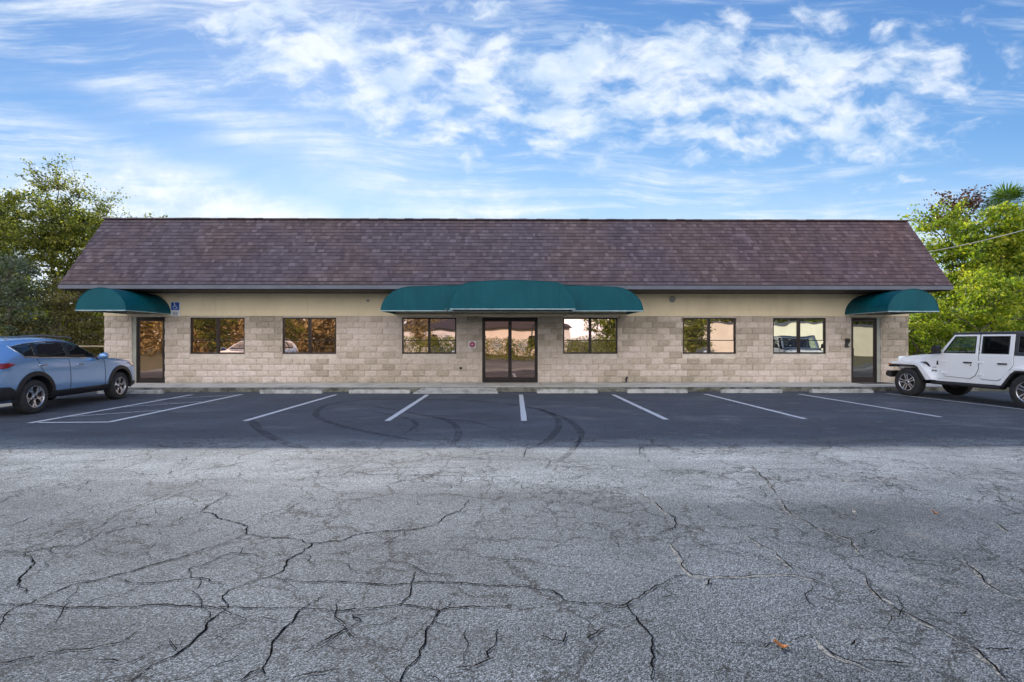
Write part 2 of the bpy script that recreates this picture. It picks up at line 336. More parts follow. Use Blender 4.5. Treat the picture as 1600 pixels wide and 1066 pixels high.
M = dict(
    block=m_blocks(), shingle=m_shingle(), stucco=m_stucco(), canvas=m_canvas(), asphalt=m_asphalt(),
    mortar=mat('mortar', (.66, .585, .50), (.56, .49, .42), 5, .95, bump=.5),
    underlay=mat('shingle_underlay', (.045, .036, .045), None, 8, .95),
    fascia=mat('grey_blue_metal', (.115, .125, .165), (.09, .10, .135), 1.5, .42, .1),
    soffit=mat('dark_brown_soffit', (.032, .022, .016), None, 3, .7),
    trimdark=mat('dark_drip_edge', (.018, .018, .028), None, 3, .5),
    bronze=mat('dark_bronze_aluminium', (.030, .022, .022), (.022, .016, .016), 3, .35, .4),
    piping=mat('pale_awning_piping', (.38, .50, .52), (.26, .36, .38), 6, .6),
    steel=mat('galvanised_steel', (.35, .35, .34), (.25, .25, .24), 10, .45, .7),
    jamb=mat('sage_door_jamb', (.36, .37, .32), (.30, .31, .27), 5, .7),
    bronzeglass=m_mirror('bronze_mirror_glass', (.64, .44, .34), .05, 0),
    roseglass=m_mirror('rose_mirror_glass', (.60, .46, .42), .06, 3),
    dimglass=m_mirror('dim_grey_mirror_glass', (.34, .33, .29), .08, 11),
    greyglass=m_mirror('grey_mirror_glass', (.60, .60, .54), .07, 7),
    dark=mat('black_plastic', (.014, .014, .016), (.02, .02, .022), 20, .5),
    hardtop=mat('charcoal_hardtop', (.05, .055, .065), None, 10, .28, coat=.6),
    rubber=mat('tyre_rubber', (.018, .018, .02), (.03, .029, .028), 9, .85, bump=.3),
    alloy=mat('machined_alloy', (.62, .62, .64), (.52, .52, .55), 10, .25, .9),
    greyalloy=mat('grey_alloy', (.30, .30, .31), None, 10, .35, .8),
    chrome=mat('chrome_trim', (.75, .77, .80), None, 10, .12, 1.),
    bluepaint=m_paint('silver_blue_paint', (.22, .40, .68), .2, .5, .22),
    whitepaint=m_paint('white_car_paint', (.88, .90, .92), .0, .0, .4),
    tinted=m_carglass('dark_tinted_glass', .10), clear=m_carglass('light_tinted_glass', .97, (.88, .93, .90)), smoke=m_carglass('smoked_glass', .55, (.35, .38, .38)),
    red=mat('red_lamp_lens', (.30, .008, .01), (.2, .006, .008), 8, .15, coat=1.),
    amber=mat('amber_lamp_lens', (.55, .14, .02), None, 8, .2, coat=1.),
    lens=mat('clear_lamp_lens', (.45, .47, .5), None, 8, .08, .6, coat=1.),
    cloth=mat('dark_seat_cloth', (.03, .03, .033), None, 12, .9),
    walk=m_concrete('pavement_concrete', (.56, .56, .54), (.24, .245, .23), .55, 1.6),
    kerb=m_concrete('mossy_kerb_concrete', (.20, .195, .17), (.045, .05, .04), .95, 3.),
    stop=m_concrete('wheel_stop_concrete', (.46, .46, .44), (.15, .16, .14), .75, 4.),
    white=mat('white_paint', (.78, .78, .78), (.65, .66, .68), 20, .6),
    line=m_worn('worn_white_line_paint', (.62, .64, .68), (.42, .44, .48), .60, scale=12.),
    faint=m_worn('faded_line_paint', (.50, .53, .58), (.30, .32, .36), .50, scale=14.),
    tyremark=m_worn('rubber_tyre_mark', (.030, .030, .034), (.045, .045, .05), .48, .66, scale=5.5),
    crack=mat('crack_shadow_gap', (.004, .004, .005), (.009, .009, .009), 12, 1., spec=0.),
    sand=m_worn('pale_sand_in_crack', (.46, .44, .40), (.30, .29, .27), .44, .35, scale=26.),
    signblue=mat('blue_sign_sheet', (.008, .09, .42), None, 5, .4), signwhite=mat('white_sign_sheet', (.78, .80, .84), None, 5, .4),
    maroon=mat('maroon_sign_sheet', (.42, .02, .09), None, 5, .4), black=mat('black_sign_ink', (.02, .02, .03), None, 5, .5),
    bark=mat('grey_bark', (.13, .11, .09), (.07, .06, .05), 6, .9, bump=.6, bscale=25, bdist=.02),
    grass=mat('leaf_litter_and_grass', (.07, .085, .025), (.15, .12, .07), 1.2, .95, bump=.8, bscale=30, bdist=.03),
    tan=mat('tan_painted_rail', (.42, .33, .22), None, 5, .5),
    creamwall=mat('cream_rendered_wall', (.80, .76, .62), (.72, .68, .55), .8, .85),
    pinkwall=mat('pale_rendered_wall', (.80, .74, .70), (.7, .64, .60), .8, .85),
    brown=mat('dry_brown_leaf', (.42, .16, .04), (.25, .09, .03), 20, .7),
    wire=mat('pale_cable_sheath', (.42, .42, .40), None, 5, .5),
    oak=m_leaf('oak_leaf', [(.022, .032, .014), (.045, .062, .022), (.08, .105, .028), (.16, .175, .035), (.30, .29, .05), (.50, .45, .07)], .42),
    grey=m_leaf('grey_green_leaf', [(.04, .055, .038), (.075, .10, .07), (.12, .15, .10), (.18, .21, .14)], .25),
    rust=m_leaf('olive_brown_leaf', [(.03, .03, .016), (.07, .062, .03), (.12, .11, .04), (.20, .18, .06), (.12, .06, .03)], .3),
    lime=m_leaf('yellow_green_leaf', [(.02, .045, .013), (.07, .12, .022), (.15, .22, .028), (.28, .33, .035), (.38, .38, .05), (.55, .46, .08)], .42),
    redleaf=m_leaf('reddish_autumn_leaf', [(.05, .015, .02), (.10, .025, .03), (.09, .06, .03), (.14, .09, .03)], .3),
    palm=m_leaf('palm_leaf', [(.03, .06, .012), (.06, .11, .02), (.12, .17, .03)], .4),
    russet=m_leaf('dry_russet_leaf', [(.14, .10, .055), (.27, .20, .10), (.42, .32, .15), (.55, .45, .22)], .2),
    hedge=m_leaf('hedge_leaf', [(.05, .075, .012), (.10, .14, .02), (.20, .22, .03), (.32, .30, .05)], .3),
)

# ------------------------------------------------------------------ ground, lot, markings
def quad_sheet(name, x0, x1, y0, y1, z, m, parent=None, thick=.3):
    b = MB(); b.box(x0, x1, y0, y1, z-thick, z); return b.build(name, m, parent)
g = quad_sheet('ground', -420, 420, -420, 900, -.03, M['grass'], thick=.5); tag(g, kind='structure')
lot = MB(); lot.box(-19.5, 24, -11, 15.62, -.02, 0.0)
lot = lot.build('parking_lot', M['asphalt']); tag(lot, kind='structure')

def ribbon(pts, width, jit=0., step=.12, z=.004, taper=False, wj=.0, tmin=.12):
    pts = [Vector((p[0], p[1], 0)) for p in pts]; out = []
    for a, b in zip(pts[:-1], pts[1:]):
        L = (b-a).length; n = max(1, int(L/step)); nrm = Vector((-(b-a).y, (b-a).x, 0)).normalized()
        for i in range(n):
            p = a.lerp(b, i/n)
            if i and jit: p = p + nrm*rnd.gauss(0, jit)
            out.append(p)
    out.append(pts[-1]); m = MB(); vs = []
    for i, p in enumerate(out):
        d = out[min(i+1, len(out)-1)] - out[max(i-1, 0)]
        nrm = Vector((-d.y, d.x, 0)).normalized() if d.length > 1e-6 else Vector((1, 0, 0))
        w = width*(1 + (rnd.uniform(-wj, wj) if wj else 0))
        if taper: w *= max(tmin, min(1, 5*i/len(out), 5*(len(out)-1-i)/len(out)))
        vs += [p + nrm*w/2 + Vector((0, 0, z)), p - nrm*w/2 + Vector((0, 0, z))]
    m.add(vs, [(2*i, 2*i+1, 2*i+3, 2*i+2) for i in range(len(out)-1)]); return m
def upface(o):
    for p in o.data.polygons:
        if p.normal.z < 0: p.flip()
    o.data.update()
def gl(a): return [G(*p) for p in a]
lines = [((525,617),(383,658)), ((668,617),(605,658)), ((814,617),(819,658)), ((958,617),(1041,656)), ((1102,616),(1258,655)), ((1248,616),(1470,652)), ((1385,615),(1603,640.5))]
for a, b in lines:
    o = ribbon(gl([a, b]), .115, .0025, .15, .005, wj=.05).build('parking_line', M['line'], lot, fix=False); upface(o)
for a, b in [((300,617),(46,661.5)), ((378,616.5),(170,660))]:
    o = ribbon(gl([a, b]), .12, .0025, .15, .005, wj=.05).build('parking_line', M['line'], lot, fix=False); upface(o)
o = ribbon(gl([(60,661),(172,660.3)]), .10, .0025, .15, .009, wj=.05).build('parking_line', M['line'], lot, fix=False); upface(o)
for a, b in [((243,624.8),(372,617.5)), ((190,637),(315,628.2)), ((91,653),(251,641.6))]:
    o = ribbon(gl([a, b]), .09, .0025, .15, .009, wj=.08).build('access_aisle_hatching', M['faint'], lot, fix=False); upface(o)

def smooth_path(pts, n=8):
    P = [Vector((p[0], p[1], 0)) for p in pts]; P = [P[0]*2-P[1]] + P + [P[-1]*2-P[-2]]; out = []
    for i in range(1, len(P)-2):
        for j in range(n):
            t = j/n; a, b, c, d = P[i-1:i+3]
            out.append(.5*((2*b) + (c-a)*t + (2*a-5*b+4*c-d)*t*t + (3*b-a-3*c+d)*t**3))
    out.append(P[-2]); return out
marks = [([(800,635),(740,628),(640,624),(560,625.5),(512,633),(494,645),(501,654),(530,665),(580,676),(640,687),(700,695)], .22),
         ([(640,624),(720,625),(790,631),(840,640),(880,653),(902,668),(908,684),(898,702)], .22),
         ([(820,634),(850,642),(870,654),(872,670),(852,690),(820,704)], .2), ([(505,633),(560,633),(620,641),(680,653),(740,660),(790,674)], .13),
         ([(392,650),(398,664),(418,680),(455,696),(500,704)], .26), ([(660,648),(696,656),(715,670),(714,686),(700,700)], .2), ([(560,640),(620,650),(650,662),(630,680)], .16),
         ([(908,684),(890,708),(858,730)], .16)]
for i, (p, w) in enumerate(marks):
    o = ribbon(smooth_path(gl(p)), w*.62, 0, .5, .0022 + .0004*i, wj=.10, taper=True).build('tyre_mark', M['tyremark'], lot, fix=False); upface(o)

L_ = lambda pts: [(x/2, 660+y/2) for x, y in pts]
R_ = lambda pts: [(800+x/2, 660+y/2) for x, y in pts]
cr_dark = [L_([(1465,243),(1440,275),(1390,295),(1365,320),(1280,338),(1190,342),(1110,352),(1070,370),(975,380),(940,410),(900,430),(885,465),(840,485),(780,500),(715,525),(695,545),(715,578)]),
  L_([(715,578),(650,625),(630,660),(590,700),(540,735),(470,765),(410,812)]), L_([(975,380),(900,362),(820,360),(768,348),(775,325),(720,310),(680,300),(665,285),(625,282),(580,292),(550,308)]),
  L_([(768,350),(700,380),(640,395),(560,425),(480,445),(400,470),(300,495),(230,508),(160,535),(100,565),(45,580),(15,605),(0,645)]), L_([(0,570),(80,570),(200,580),(300,578),(400,578),(520,570),(620,578),(715,578),(800,582),(900,580),(945,582)]),
  L_([(1015,542),(960,575),(935,590),(915,625),(880,655),(850,700),(845,730),(820,770),(830,790)]), L_([(820,770),(780,785),(750,812)]), L_([(945,582),(1050,590),(1180,582),(1250,570),(1340,582),(1375,590),(1440,580),(1600,574)]),
  L_([(1420,560),(1375,590),(1355,620),(1330,655),(1330,680),(1310,715),(1300,745),(1270,770),(1250,812)]), L_([(845,488),(950,502),(1050,498),(1150,505),(1230,510),(1310,500),(1430,503),(1540,512),(1640,514),(1730,530)]),
  L_([(1250,570),(1280,545),(1285,510),(1300,470)]), L_([(0,405),(100,405),(170,390),(250,385),(310,350),(380,335),(470,320)]), L_([(75,410),(100,425),(110,440),(60,490),(70,520),(85,532)]),
  L_([(960,160),(1080,157),(1200,163),(1330,165),(1450,168),(1600,171)]), L_([(1330,165),(1380,157),(1450,157),(1455,165)]), L_([(0,755),(60,742),(110,735)]), L_([(150,720),(260,712),(320,700),(380,690),(430,655)]),
  L_([(390,495),(430,505),(520,500),(600,487),(640,490),(700,510)]), L_([(600,487),(590,460),(640,445),(720,410),(800,415),(830,430)]), L_([(625,282),(660,255),(720,225)]), L_([(950,725),(1000,690),(1060,660),(1130,625),(1100,605),(1200,602)]),
  L_([(1510,745),(1550,690),(1555,650)]), L_([(1425,770),(1480,765),(1540,740)]), L_([(920,800),(980,785),(1060,775)]), L_([(0,330),(50,318),(100,298)]), L_([(300,745),(370,750)]),
  R_([(0,510),(70,515),(130,530),(175,563),(290,568),(320,575),(360,570),(410,540),(440,520),(480,500),(510,482),(550,480)]), R_([(360,572),(390,620),(420,650),(440,700),(435,760),(438,812)]),
  R_([(440,358),(480,340),(510,332),(512,300),(470,275)]), R_([(235,680),(285,645)]), R_([(1060,700),(1085,680)]), R_([(1480,712),(1600,712)]), R_([(1070,355),(1120,345),(1160,330)]), R_([(640,782),(680,772)]), R_([(400,75),(398,100)]), R_([(50,80),(35,110)]),
  R_([(120,120),(105,145)]), R_([(1370,600),(1420,595)]), R_([(1080,745),(1180,752),(1260,760)]), R_([(90,670),(160,690),(170,660)])]
br_ = []
cr_wid = {0: .0085, 1: .0105, 3: .008, 4: .008, 5: .008, 8: .009, 27: .0085}
for i, c in enumerate(cr_dark):
    P = gl(c); w = cr_wid.get(i, .0078)
    fine = []
    for p_, q_ in zip(P[:-1], P[1:]):                     # wander on a longer wave as well, so that no stretch is straight
        L_e = (q_-p_).length; n_ = max(1, int(L_e/.16)); nn_ = Vector((-(q_-p_).y, (q_-p_).x, 0)).normalized()
        fine += [p_.lerp(q_, j_/n_) + nn_*(rnd.gauss(0, .022) if j_ else 0) for j_ in range(n_)]
    P = fine + [P[-1]]
    for j_ in range(2, len(P)-1):
        if rnd.random() < .12:
            a_ = math.atan2((P[j_+1]-P[j_]).y, (P[j_+1]-P[j_]).x) + rnd.choice((-1, 1))*rnd.uniform(.6, 1.5); B_ = [P[j_]]
            a0_ = a_
            for _ in range(rnd.randint(3, 9)):
                a_ = a0_ + rnd.gauss(0, .6); B_.append(B_[-1] + Vector((math.cos(a_), math.sin(a_), 0))*rnd.uniform(.04, .09))
            br_.append(B_)
    o = ribbon(P, max(w, .009) if i < 14 or i in (26, 27) else w, .006, .03, .0045 + .0001*i, taper=True, wj=.45, tmin=.6).build('crack', M['crack'], lot, fix=False); upface(o)
hair = MB(); k_ = 0
for _ in range(210):
    a0_ = rnd.uniform(0, 6.28); B_ = [Vector((rnd.uniform(-6.5, 4.5), rnd.uniform(2.2, 6.8), 0))]
    if B_[0].x > 0 and rnd.random() < .5: continue
    for _ in range(rnd.randint(4, 14)): a0_ += rnd.gauss(0, .12); a_ = a0_ + rnd.gauss(0, .65); B_.append(B_[-1] + Vector((math.cos(a_), math.sin(a_), 0))*rnd.uniform(.04, .10))
    br_.append(B_)
for B_ in br_:
    k_ += 1; r_ = ribbon(B_, .0042, .003, .05, .0060 + .00001*k_, taper=True, wj=.6); hair.add(r_.v, r_.f)
hair = hair.build('hairline_cracks', M['crack'], lot, fix=False); upface(hair); hair['kind'] = 'stuff'
cr_sand = [R_([(470,360),(500,395),(525,425),(535,460),(560,480),(640,485),(720,487),(820,478),(880,480),(940,495),(1010,520),(1080,540),(1140,545)]), R_([(830,235),(850,265),(870,290),(930,320),(1000,350),(1055,370),(1075,405),(1110,438)]),
  R_([(1095,478),(1110,515),(1140,545),(1190,580),(1250,610),(1330,650),(1400,690)]), R_([(1425,700),(1470,740),(1520,790),(1545,812)]), R_([(810,400),(840,430),(880,465)]), R_([(1405,430),(1450,470),(1500,520),(1570,552),(1600,556)]), R_([(720,350),(780,390),(830,410)]),
  R_([(1500,310),(1540,340),(1600,360)]), R_([(1065,270),(1075,290)]), R_([(380,215),(440,250),(500,300)]), R_([(1500,210),(1560,240),(1600,262)]), R_([(740,130),(800,190),(830,235)]), R_([(600,520),(620,490)]), R_([(940,670),(1000,730),(1080,760),(1140,790)])]
for i, c in enumerate(cr_sand):
    P = gl(c)
    o = ribbon(P, .026, .012, .05, .0030 + .00008*i, taper=True, wj=.6).build('sandy_crack_edge', M['sand'], lot, fix=False); upface(o)
    o = ribbon([(p.x+.006, p.y) for p in P], .008, .010, .05, .0100 + .0001*i, taper=True, wj=.7).build('crack', M['crack'], lot, fix=False); upface(o)

# footway along the facade
KX0, KX1 = -13.6, 14.6
w = MB()
for a, b in zip([KX0, -11.2, -8.9, -6.6, -4.3, -2.25, -.93, 1.15, 3.3, 5.6, 7.9, 10.2, 12.5], [-11.2, -8.9, -6.6, -4.3, -2.25, -.93, 1.15, 3.3, 5.6, 7.9, 10.2, 12.5, KX1]):
    w.box(a+.006, b-.006, 15.78, 17.6, .0, .137)
walk = w.build('pavement', M['walk'], bevel=.006); tag(walk, kind='structure')
kb = MB()
for a, b in ((KX0, -7), (-6.99, -2.45), (-.28, 5), (5.01, 10), (10.01, KX1)): kb.box(a, b, 15.63, 15.775, -.02, .133)
kb.box(-2.44, -.29, 15.63, 15.775, -.02, .133)
kb.build('kerb', M['kerb'], walk, bevel=.015)
rp = MB()
rp.add([(-2.55,15.62,.128),(-.30,15.62,.128),(-.22,15.12,.012),(-2.75,15.12,.012),(-2.55,15.62,-.02),(-.30,15.62,-.02),(-.22,15.12,-.02),(-2.75,15.12,-.02)],
       [(0,1,2,3),(7,6,5,4),(0,3,7,4),(1,5,6,2),(3,2,6,7),(0,4,5,1)])
rp.build('kerb_ramp', M['stop'], walk, bevel=.01)

# wheel stops
stops = [((150,250), 'pale concrete wheel stop in front of the silver blue car beside the left door'),
         ((405,502), 'mossy concrete wheel stop below the second window from the left'),
         ((545,640), 'patchy grey wheel stop left of the pale kerb ramp by the entrance'),
         ((839,934), 'pale wheel stop just right of the glass double doors'), ((981,1075), 'long grey wheel stop between the entrance and the window with the yellow tree reflection'),
         ((1129,1223), 'pale wheel stop under the second window from the right'), ((1270,1366), 'mossy wheel stop left of the white off-road vehicle by the right door'),]
for i, ((a, b), lab) in enumerate(stops):
    p0 = G(a, 614.6); p1 = G(b, 614.6); Y = 15.16; x0 = p0.x*Y/p0.y; x1 = p1.x*Y/p1.y; L = x1-x0
    m = MB(); n = 14; prof = [(-.085, 0), (-.075, .075), (-.05, .105), (.05, .105), (.075, .075), (.085, 0)]
    for k in range(n+1):
        x = -L/2 + L*k/n; e = .9 if k in (0, n) else 1
        for (py_, pz) in prof: m.v.append((x, py_*e + rnd.gauss(0, .003), max(0, pz*e + (rnd.gauss(0, .004) if pz else 0))))
    for k in range(n):
        for j in range(5): m.f.append([k*6+j, (k+1)*6+j, (k+1)*6+j+1, k*6+j+1]); m.m.append(0)
    m.f.append(list(range(6))); m.f.append([n*6+j for j in range(6)]); m.m += [0, 0]
    o = m.build('wheel_stop', M['stop']); o.location = ((x0+x1)/2, Y+.10, .0); o.rotation_euler = (0, 0, rnd.uniform(-.008, .008))
    tag(o, lab, 'wheel stop', 'concrete wheel stops along the kerb')

# ------------------------------------------------------------------ the office building
bld = empty('office_building', (.15, 17.4, 0)); tag(bld, 'long single storey office building of pale split face block with a steep brown shingled roof', 'building')
BP = Vector((.15, 17.4, 0))
def bpart(mb, name, m, parent=None, **kw):
    o = mb.build(name, m, parent or bld, **kw)
    if (parent or bld) is bld: o.location = -BP
    return o
X0, X1 = -13.51, 13.81; ZB, ZT = .137, 2.40; YW = 17.4
wins = [(-10.65,-8.82), (-7.55,-5.74), (-3.52,-1.68), (1.95,3.81), (6.04,7.87), (9.14,10.97)]; WZ0, WZ1 = 1.12, 2.345
doors = [(-12.60,-11.50), (-.80,1.09), (11.84,12.88)]; DZ1 = 2.36
opn = [(a, b, WZ0, WZ1) for a, b in wins] + [(a, b, ZB, DZ1) for a, b in doors]
# masonry: mortar bed with reveals, then every block with its own broken face
m = MB(); xs = sorted({X0+.01, X1-.01} | {x for o in opn for x in o[:2]}); zs = sorted({0., ZB, ZT} | {z for o in opn for z in o[2:]})
ins = lambda x, z: any(o[0] < x < o[1] and o[2] < z < o[3] for o in opn)
YM = YW + .022
for i in range(len(xs)-1):
    for j in range(len(zs)-1):
        xm, zm = (xs[i]+xs[i+1])/2, (zs[j]+zs[j+1])/2
        if not ins(xm, zm): m.poly([(xs[i],YM,zs[j]),(xs[i+1],YM,zs[j]),(xs[i+1],YM,zs[j+1]),(xs[i],YM,zs[j+1])])
for a, b, c, d in opn:
    for (p, q) in (((a,c),(a,d)), ((b,d),(b,c)), ((a,d),(b,d)), ((b,c),(a,c))):
        m.poly([(p[0],YM,p[1]),(q[0],YM,q[1]),(q[0],YM+.2,q[1]),(p[0],YM+.2,p[1])])
bpart(m, 'mortar_bed', M['mortar'], fix=False)
m = MB(); CH = (ZT-ZB)/11; BLK = .4064; J = .005
for r in range(11):
    z0, z1 = ZB+r*CH+J, ZB+(r+1)*CH-J; x = X0 - (BLK/2 if r % 2 else 0)
    while x < X1-.02:
        a, b = max(x+J, X0), min(x+BLK-J, X1); x += BLK
        segs = [(a, b)]
        for o in opn:
            if o[2] < (z0+z1)/2 < o[3] or (o[2] < z1-.03 and o[3] > z0+.03):
                ns = []
                for s0, s1 in segs:
                    if o[1] <= s0 or o[0] >= s1: ns.append((s0, s1)); continue
                    if s0 < o[0]: ns.append((s0, o[0]-.002))
                    if s1 > o[1]: ns.append((o[1]+.002, s1))
                segs = ns
        for s0, s1 in segs:
            if s1-s0 < .03: continue
            nx, nz = max(2, int((s1-s0)/.05)), 4; base = len(m.v); tilt = rnd.uniform(-.01, .01); dd = rnd.uniform(0, .012)
            for jz in range(nz+1):
                for ix in range(nx+1):
                    e = (ix in (0, nx)) or (jz in (0, nz))
                    d = -.004 if e else -(dd + .006 + rnd.random()*.016 + tilt*(ix/nx-.5))
                    if (ix == 0 and s0 == X0) or (ix == nx and s1 == X1): d -= rnd.random()*.015
                    m.v.append((s0+(s1-s0)*ix/nx + (rnd.uniform(-.012,.006) if (ix == 0 and s0 == X0) else 0), YW+.004+d, z0+(z1-z0)*jz/nz))
            for jz in range(nz):
                for ix in range(nx):
                    q = base+jz*(nx+1)+ix; m.f.append([q, q+1, q+nx+2, q+nx+1]); m.m.append(0)
            rim = [base+i for i in range(nx+1)] + [base+jz*(nx+1)+nx for jz in range(1, nz+1)] + [base+nz*(nx+1)+i for i in range(nx-1, -1, -1)] + [base+jz*(nx+1) for jz in range(nz-1, 0, -1)]
            bb = len(m.v)
            for q in rim: v = m.v[q]; m.v.append((v[0], YM+.001, v[2]))
            n = len(rim)
            for i in range(n): m.f.append([rim[(i+1)%n], rim[i], bb+i, bb+(i+1)%n]); m.m.append(0)
bpart(m, 'block_wall', M['block'], fix=False)
# other walls
m = MB(); m.box(X0+.005, X0+.2, YM+.003, 18.05, 0, 3.14); m.box(X1-.2, X1-.005, YM+.003, 18.05, 0, 3.14); m.box(X0+.005, X0+.2, 18.051, 31, 0, 5.49); m.box(X1-.2, X1-.005, 18.051, 31, 0, 5.49); m.box(X0+.2, X1-.2, 30.8, 31, 0, 5.5)
bpart(m, 'side_wall', M['block'])
# stucco band in panels
seams = [X0-.005] + [W(p, 470).x for p in (338, 481, 620, 800, 970, 1110, 1251)] + [X1+.005]
m = MB()
for a, b in zip(seams[:-1], seams[1:]): m.box(a+.004, b-.004, YW-.032, YW+.1, ZT-.004, 3.19)
m.box(seams[0], seams[-1], YW-.018, YW+.1, ZT+.004, 3.18)
bpart(m, 'stucco_band', M['stucco'])
# mansard roof
EY, EZ, TY, TZ = 16.07, 3.30, 17.9, 5.78; RX0, RX1 = -13.86, 14.16
roof = MB()
roof.add([(RX0,EY,EZ),(RX1,EY,EZ),(RX1,TY,TZ),(RX0,TY,TZ),(RX0,EY+.05,3.165),(RX1,EY+.05,3.165),(RX1,TY+.1,TZ),(RX0,TY+.1,TZ),(RX0,TY+.1,3.165),(RX1,TY+.1,3.165)],
         [(0,1,2,3),(3,2,6,7),(0,3,7,8,4),(1,5,9,6,2),(0,4,5,1),(7,6,9,8)])
roof = bpart(roof, 'roof', M['underlay'])
sl = Vector((0, TY-EY, TZ-EZ)); SL = sl.length; sl /= SL; nr = Vector((0, -sl.z, sl.y)); NC = 19; ex = (SL-.03)/NC
m = MB()
for r in range(NC):
    x = RX0 - rnd.uniform(0, .3); s0 = r*ex - (.02 if r == 0 else 0)
    while x < RX1:
        wd = rnd.choice([.08, .10, .12, .14, .17, .20]); a, b = max(x, RX0-.012), min(x+wd-.004, RX1+.012); x += wd
        if b-a < .03: continue
        up = rnd.random() < .42
        hgt = ex*.84 if up else ex*.90
        t0 = .017 if up else .011
        lo = s0 + (0 if up else ex*.03)
        if up: lo = s0 + ex*.0
        P = lambda xx, s, t: Vector((xx, EY, EZ)) + sl*s + nr*t
        m.add([P(a,lo,.001),P(b,lo,.001),P(b,lo,t0),P(a,lo,t0),P(b,lo+hgt+ex*.04,.004),P(a,lo+hgt+ex*.04,.004)], [(0,1,2,3),(3,2,4,5),(0,3,5),(1,4,2)])
o = m.build('shingles', M['shingle'], roof, fix=False)
m = MB(); x = RX0-.02
while x < RX1:
    a = x; b = min(x+.30, RX1+.02); x += .305; h = rnd.uniform(-.006, .008)
    m.box(a, b, TY-.10, TY+.14, TZ-.015+h, TZ+.025+h)
m.build('ridge_cap', M['shingle'], roof)
m = MB(); m.box(RX0-.02, RX1+.02, EY-.035, EY+.05, 3.170, 3.300)
m.box(RX0-.02, RX0+.02, EY+.05, TY, 3.17, 3.30); m.box(RX1-.02, RX1+.02, EY+.05, TY, 3.17, 3.30)
m.build('fascia', M['fascia'], roof, bevel=.008)
m = MB(); m.box(RX0-.03, RX1+.03, EY-.05, EY+.02, 3.303, 3.322); m.build('drip_edge', M['trimdark'], roof)
m = MB(); m.box(RX0+.03, RX1-.03, EY+.051, YW+.02, 3.150, 3.166); m.build('soffit', M['soffit'], roof)
m = MB(); m.box(RX0+.03, RX1-.03, TY+.11, 31.1, 5.5, 5.6); m.build('roof_deck', M['underlay'], roof)

# windows
def window(a, b, gm):
    W_ = MB(); f = .045; y0, y1 = YW+.03, YW+.11
    for bx in ((a, a+f, WZ0, WZ1), (b-f, b, WZ0, WZ1), (a+f, b-f, WZ0, WZ0+f), (a+f, b-f, WZ1-f, WZ1)): W_.box(bx[0], bx[1], y0, y1, bx[2], bx[3])
    fr = bpart(W_, 'window', M['bronze'], bevel=.004)
    mx = (a+b)/2; zt = WZ0 + .37*(WZ1-WZ0)
    q = MB(); q.box(mx-.042, mx+.042, y0-.006, y1-.01, WZ0+f, WZ1-f); q.build('mullion', M['bronze'], fr, bevel=.004)
    for s0, s1 in ((a+f, mx-.042), (mx+.042, b-f)):
        q = MB(); q.box(s0, s1, y0+.004, y1-.02, zt-.014, zt+.014); q.build('transom_bar', M['bronze'], fr, bevel=.003)
        q = MB(); q.box(s0-.004, s1+.004, y1-.045, y1-.030, WZ0+f-.004, zt-.010); q.build('pane', gm, fr)
        q = MB(); q.box(s0-.004, s1+.004, y1-.034, y1-.019, zt+.010, WZ1-f+.004); q.build('pane', gm, fr)
    q = MB(); q.box(a-.0, b+.0, YW+.0, YW+.03, WZ0-.0, WZ0+.018); q.build('sill', M['bronze'], fr)
    return fr
for i, (a, b) in enumerate(wins):
    o = window(a, b, [M['bronzeglass'], M['bronzeglass'], M['roseglass'], M['roseglass'], M['roseglass'], M['greyglass']][i])
    if i == 5: o['label'] = 'window with grey green mirror glass'
for px, py, s in ((708, 549, .05), (1103, 549, .05), (1243, 549, .07)):
    p = W(px, py); q = MB(); q.box(p.x-s, p.x+s, YW+.062, YW+.066, p.z-.04, p.z+.02); bpart(q, 'window_sticker', M['signwhite'])
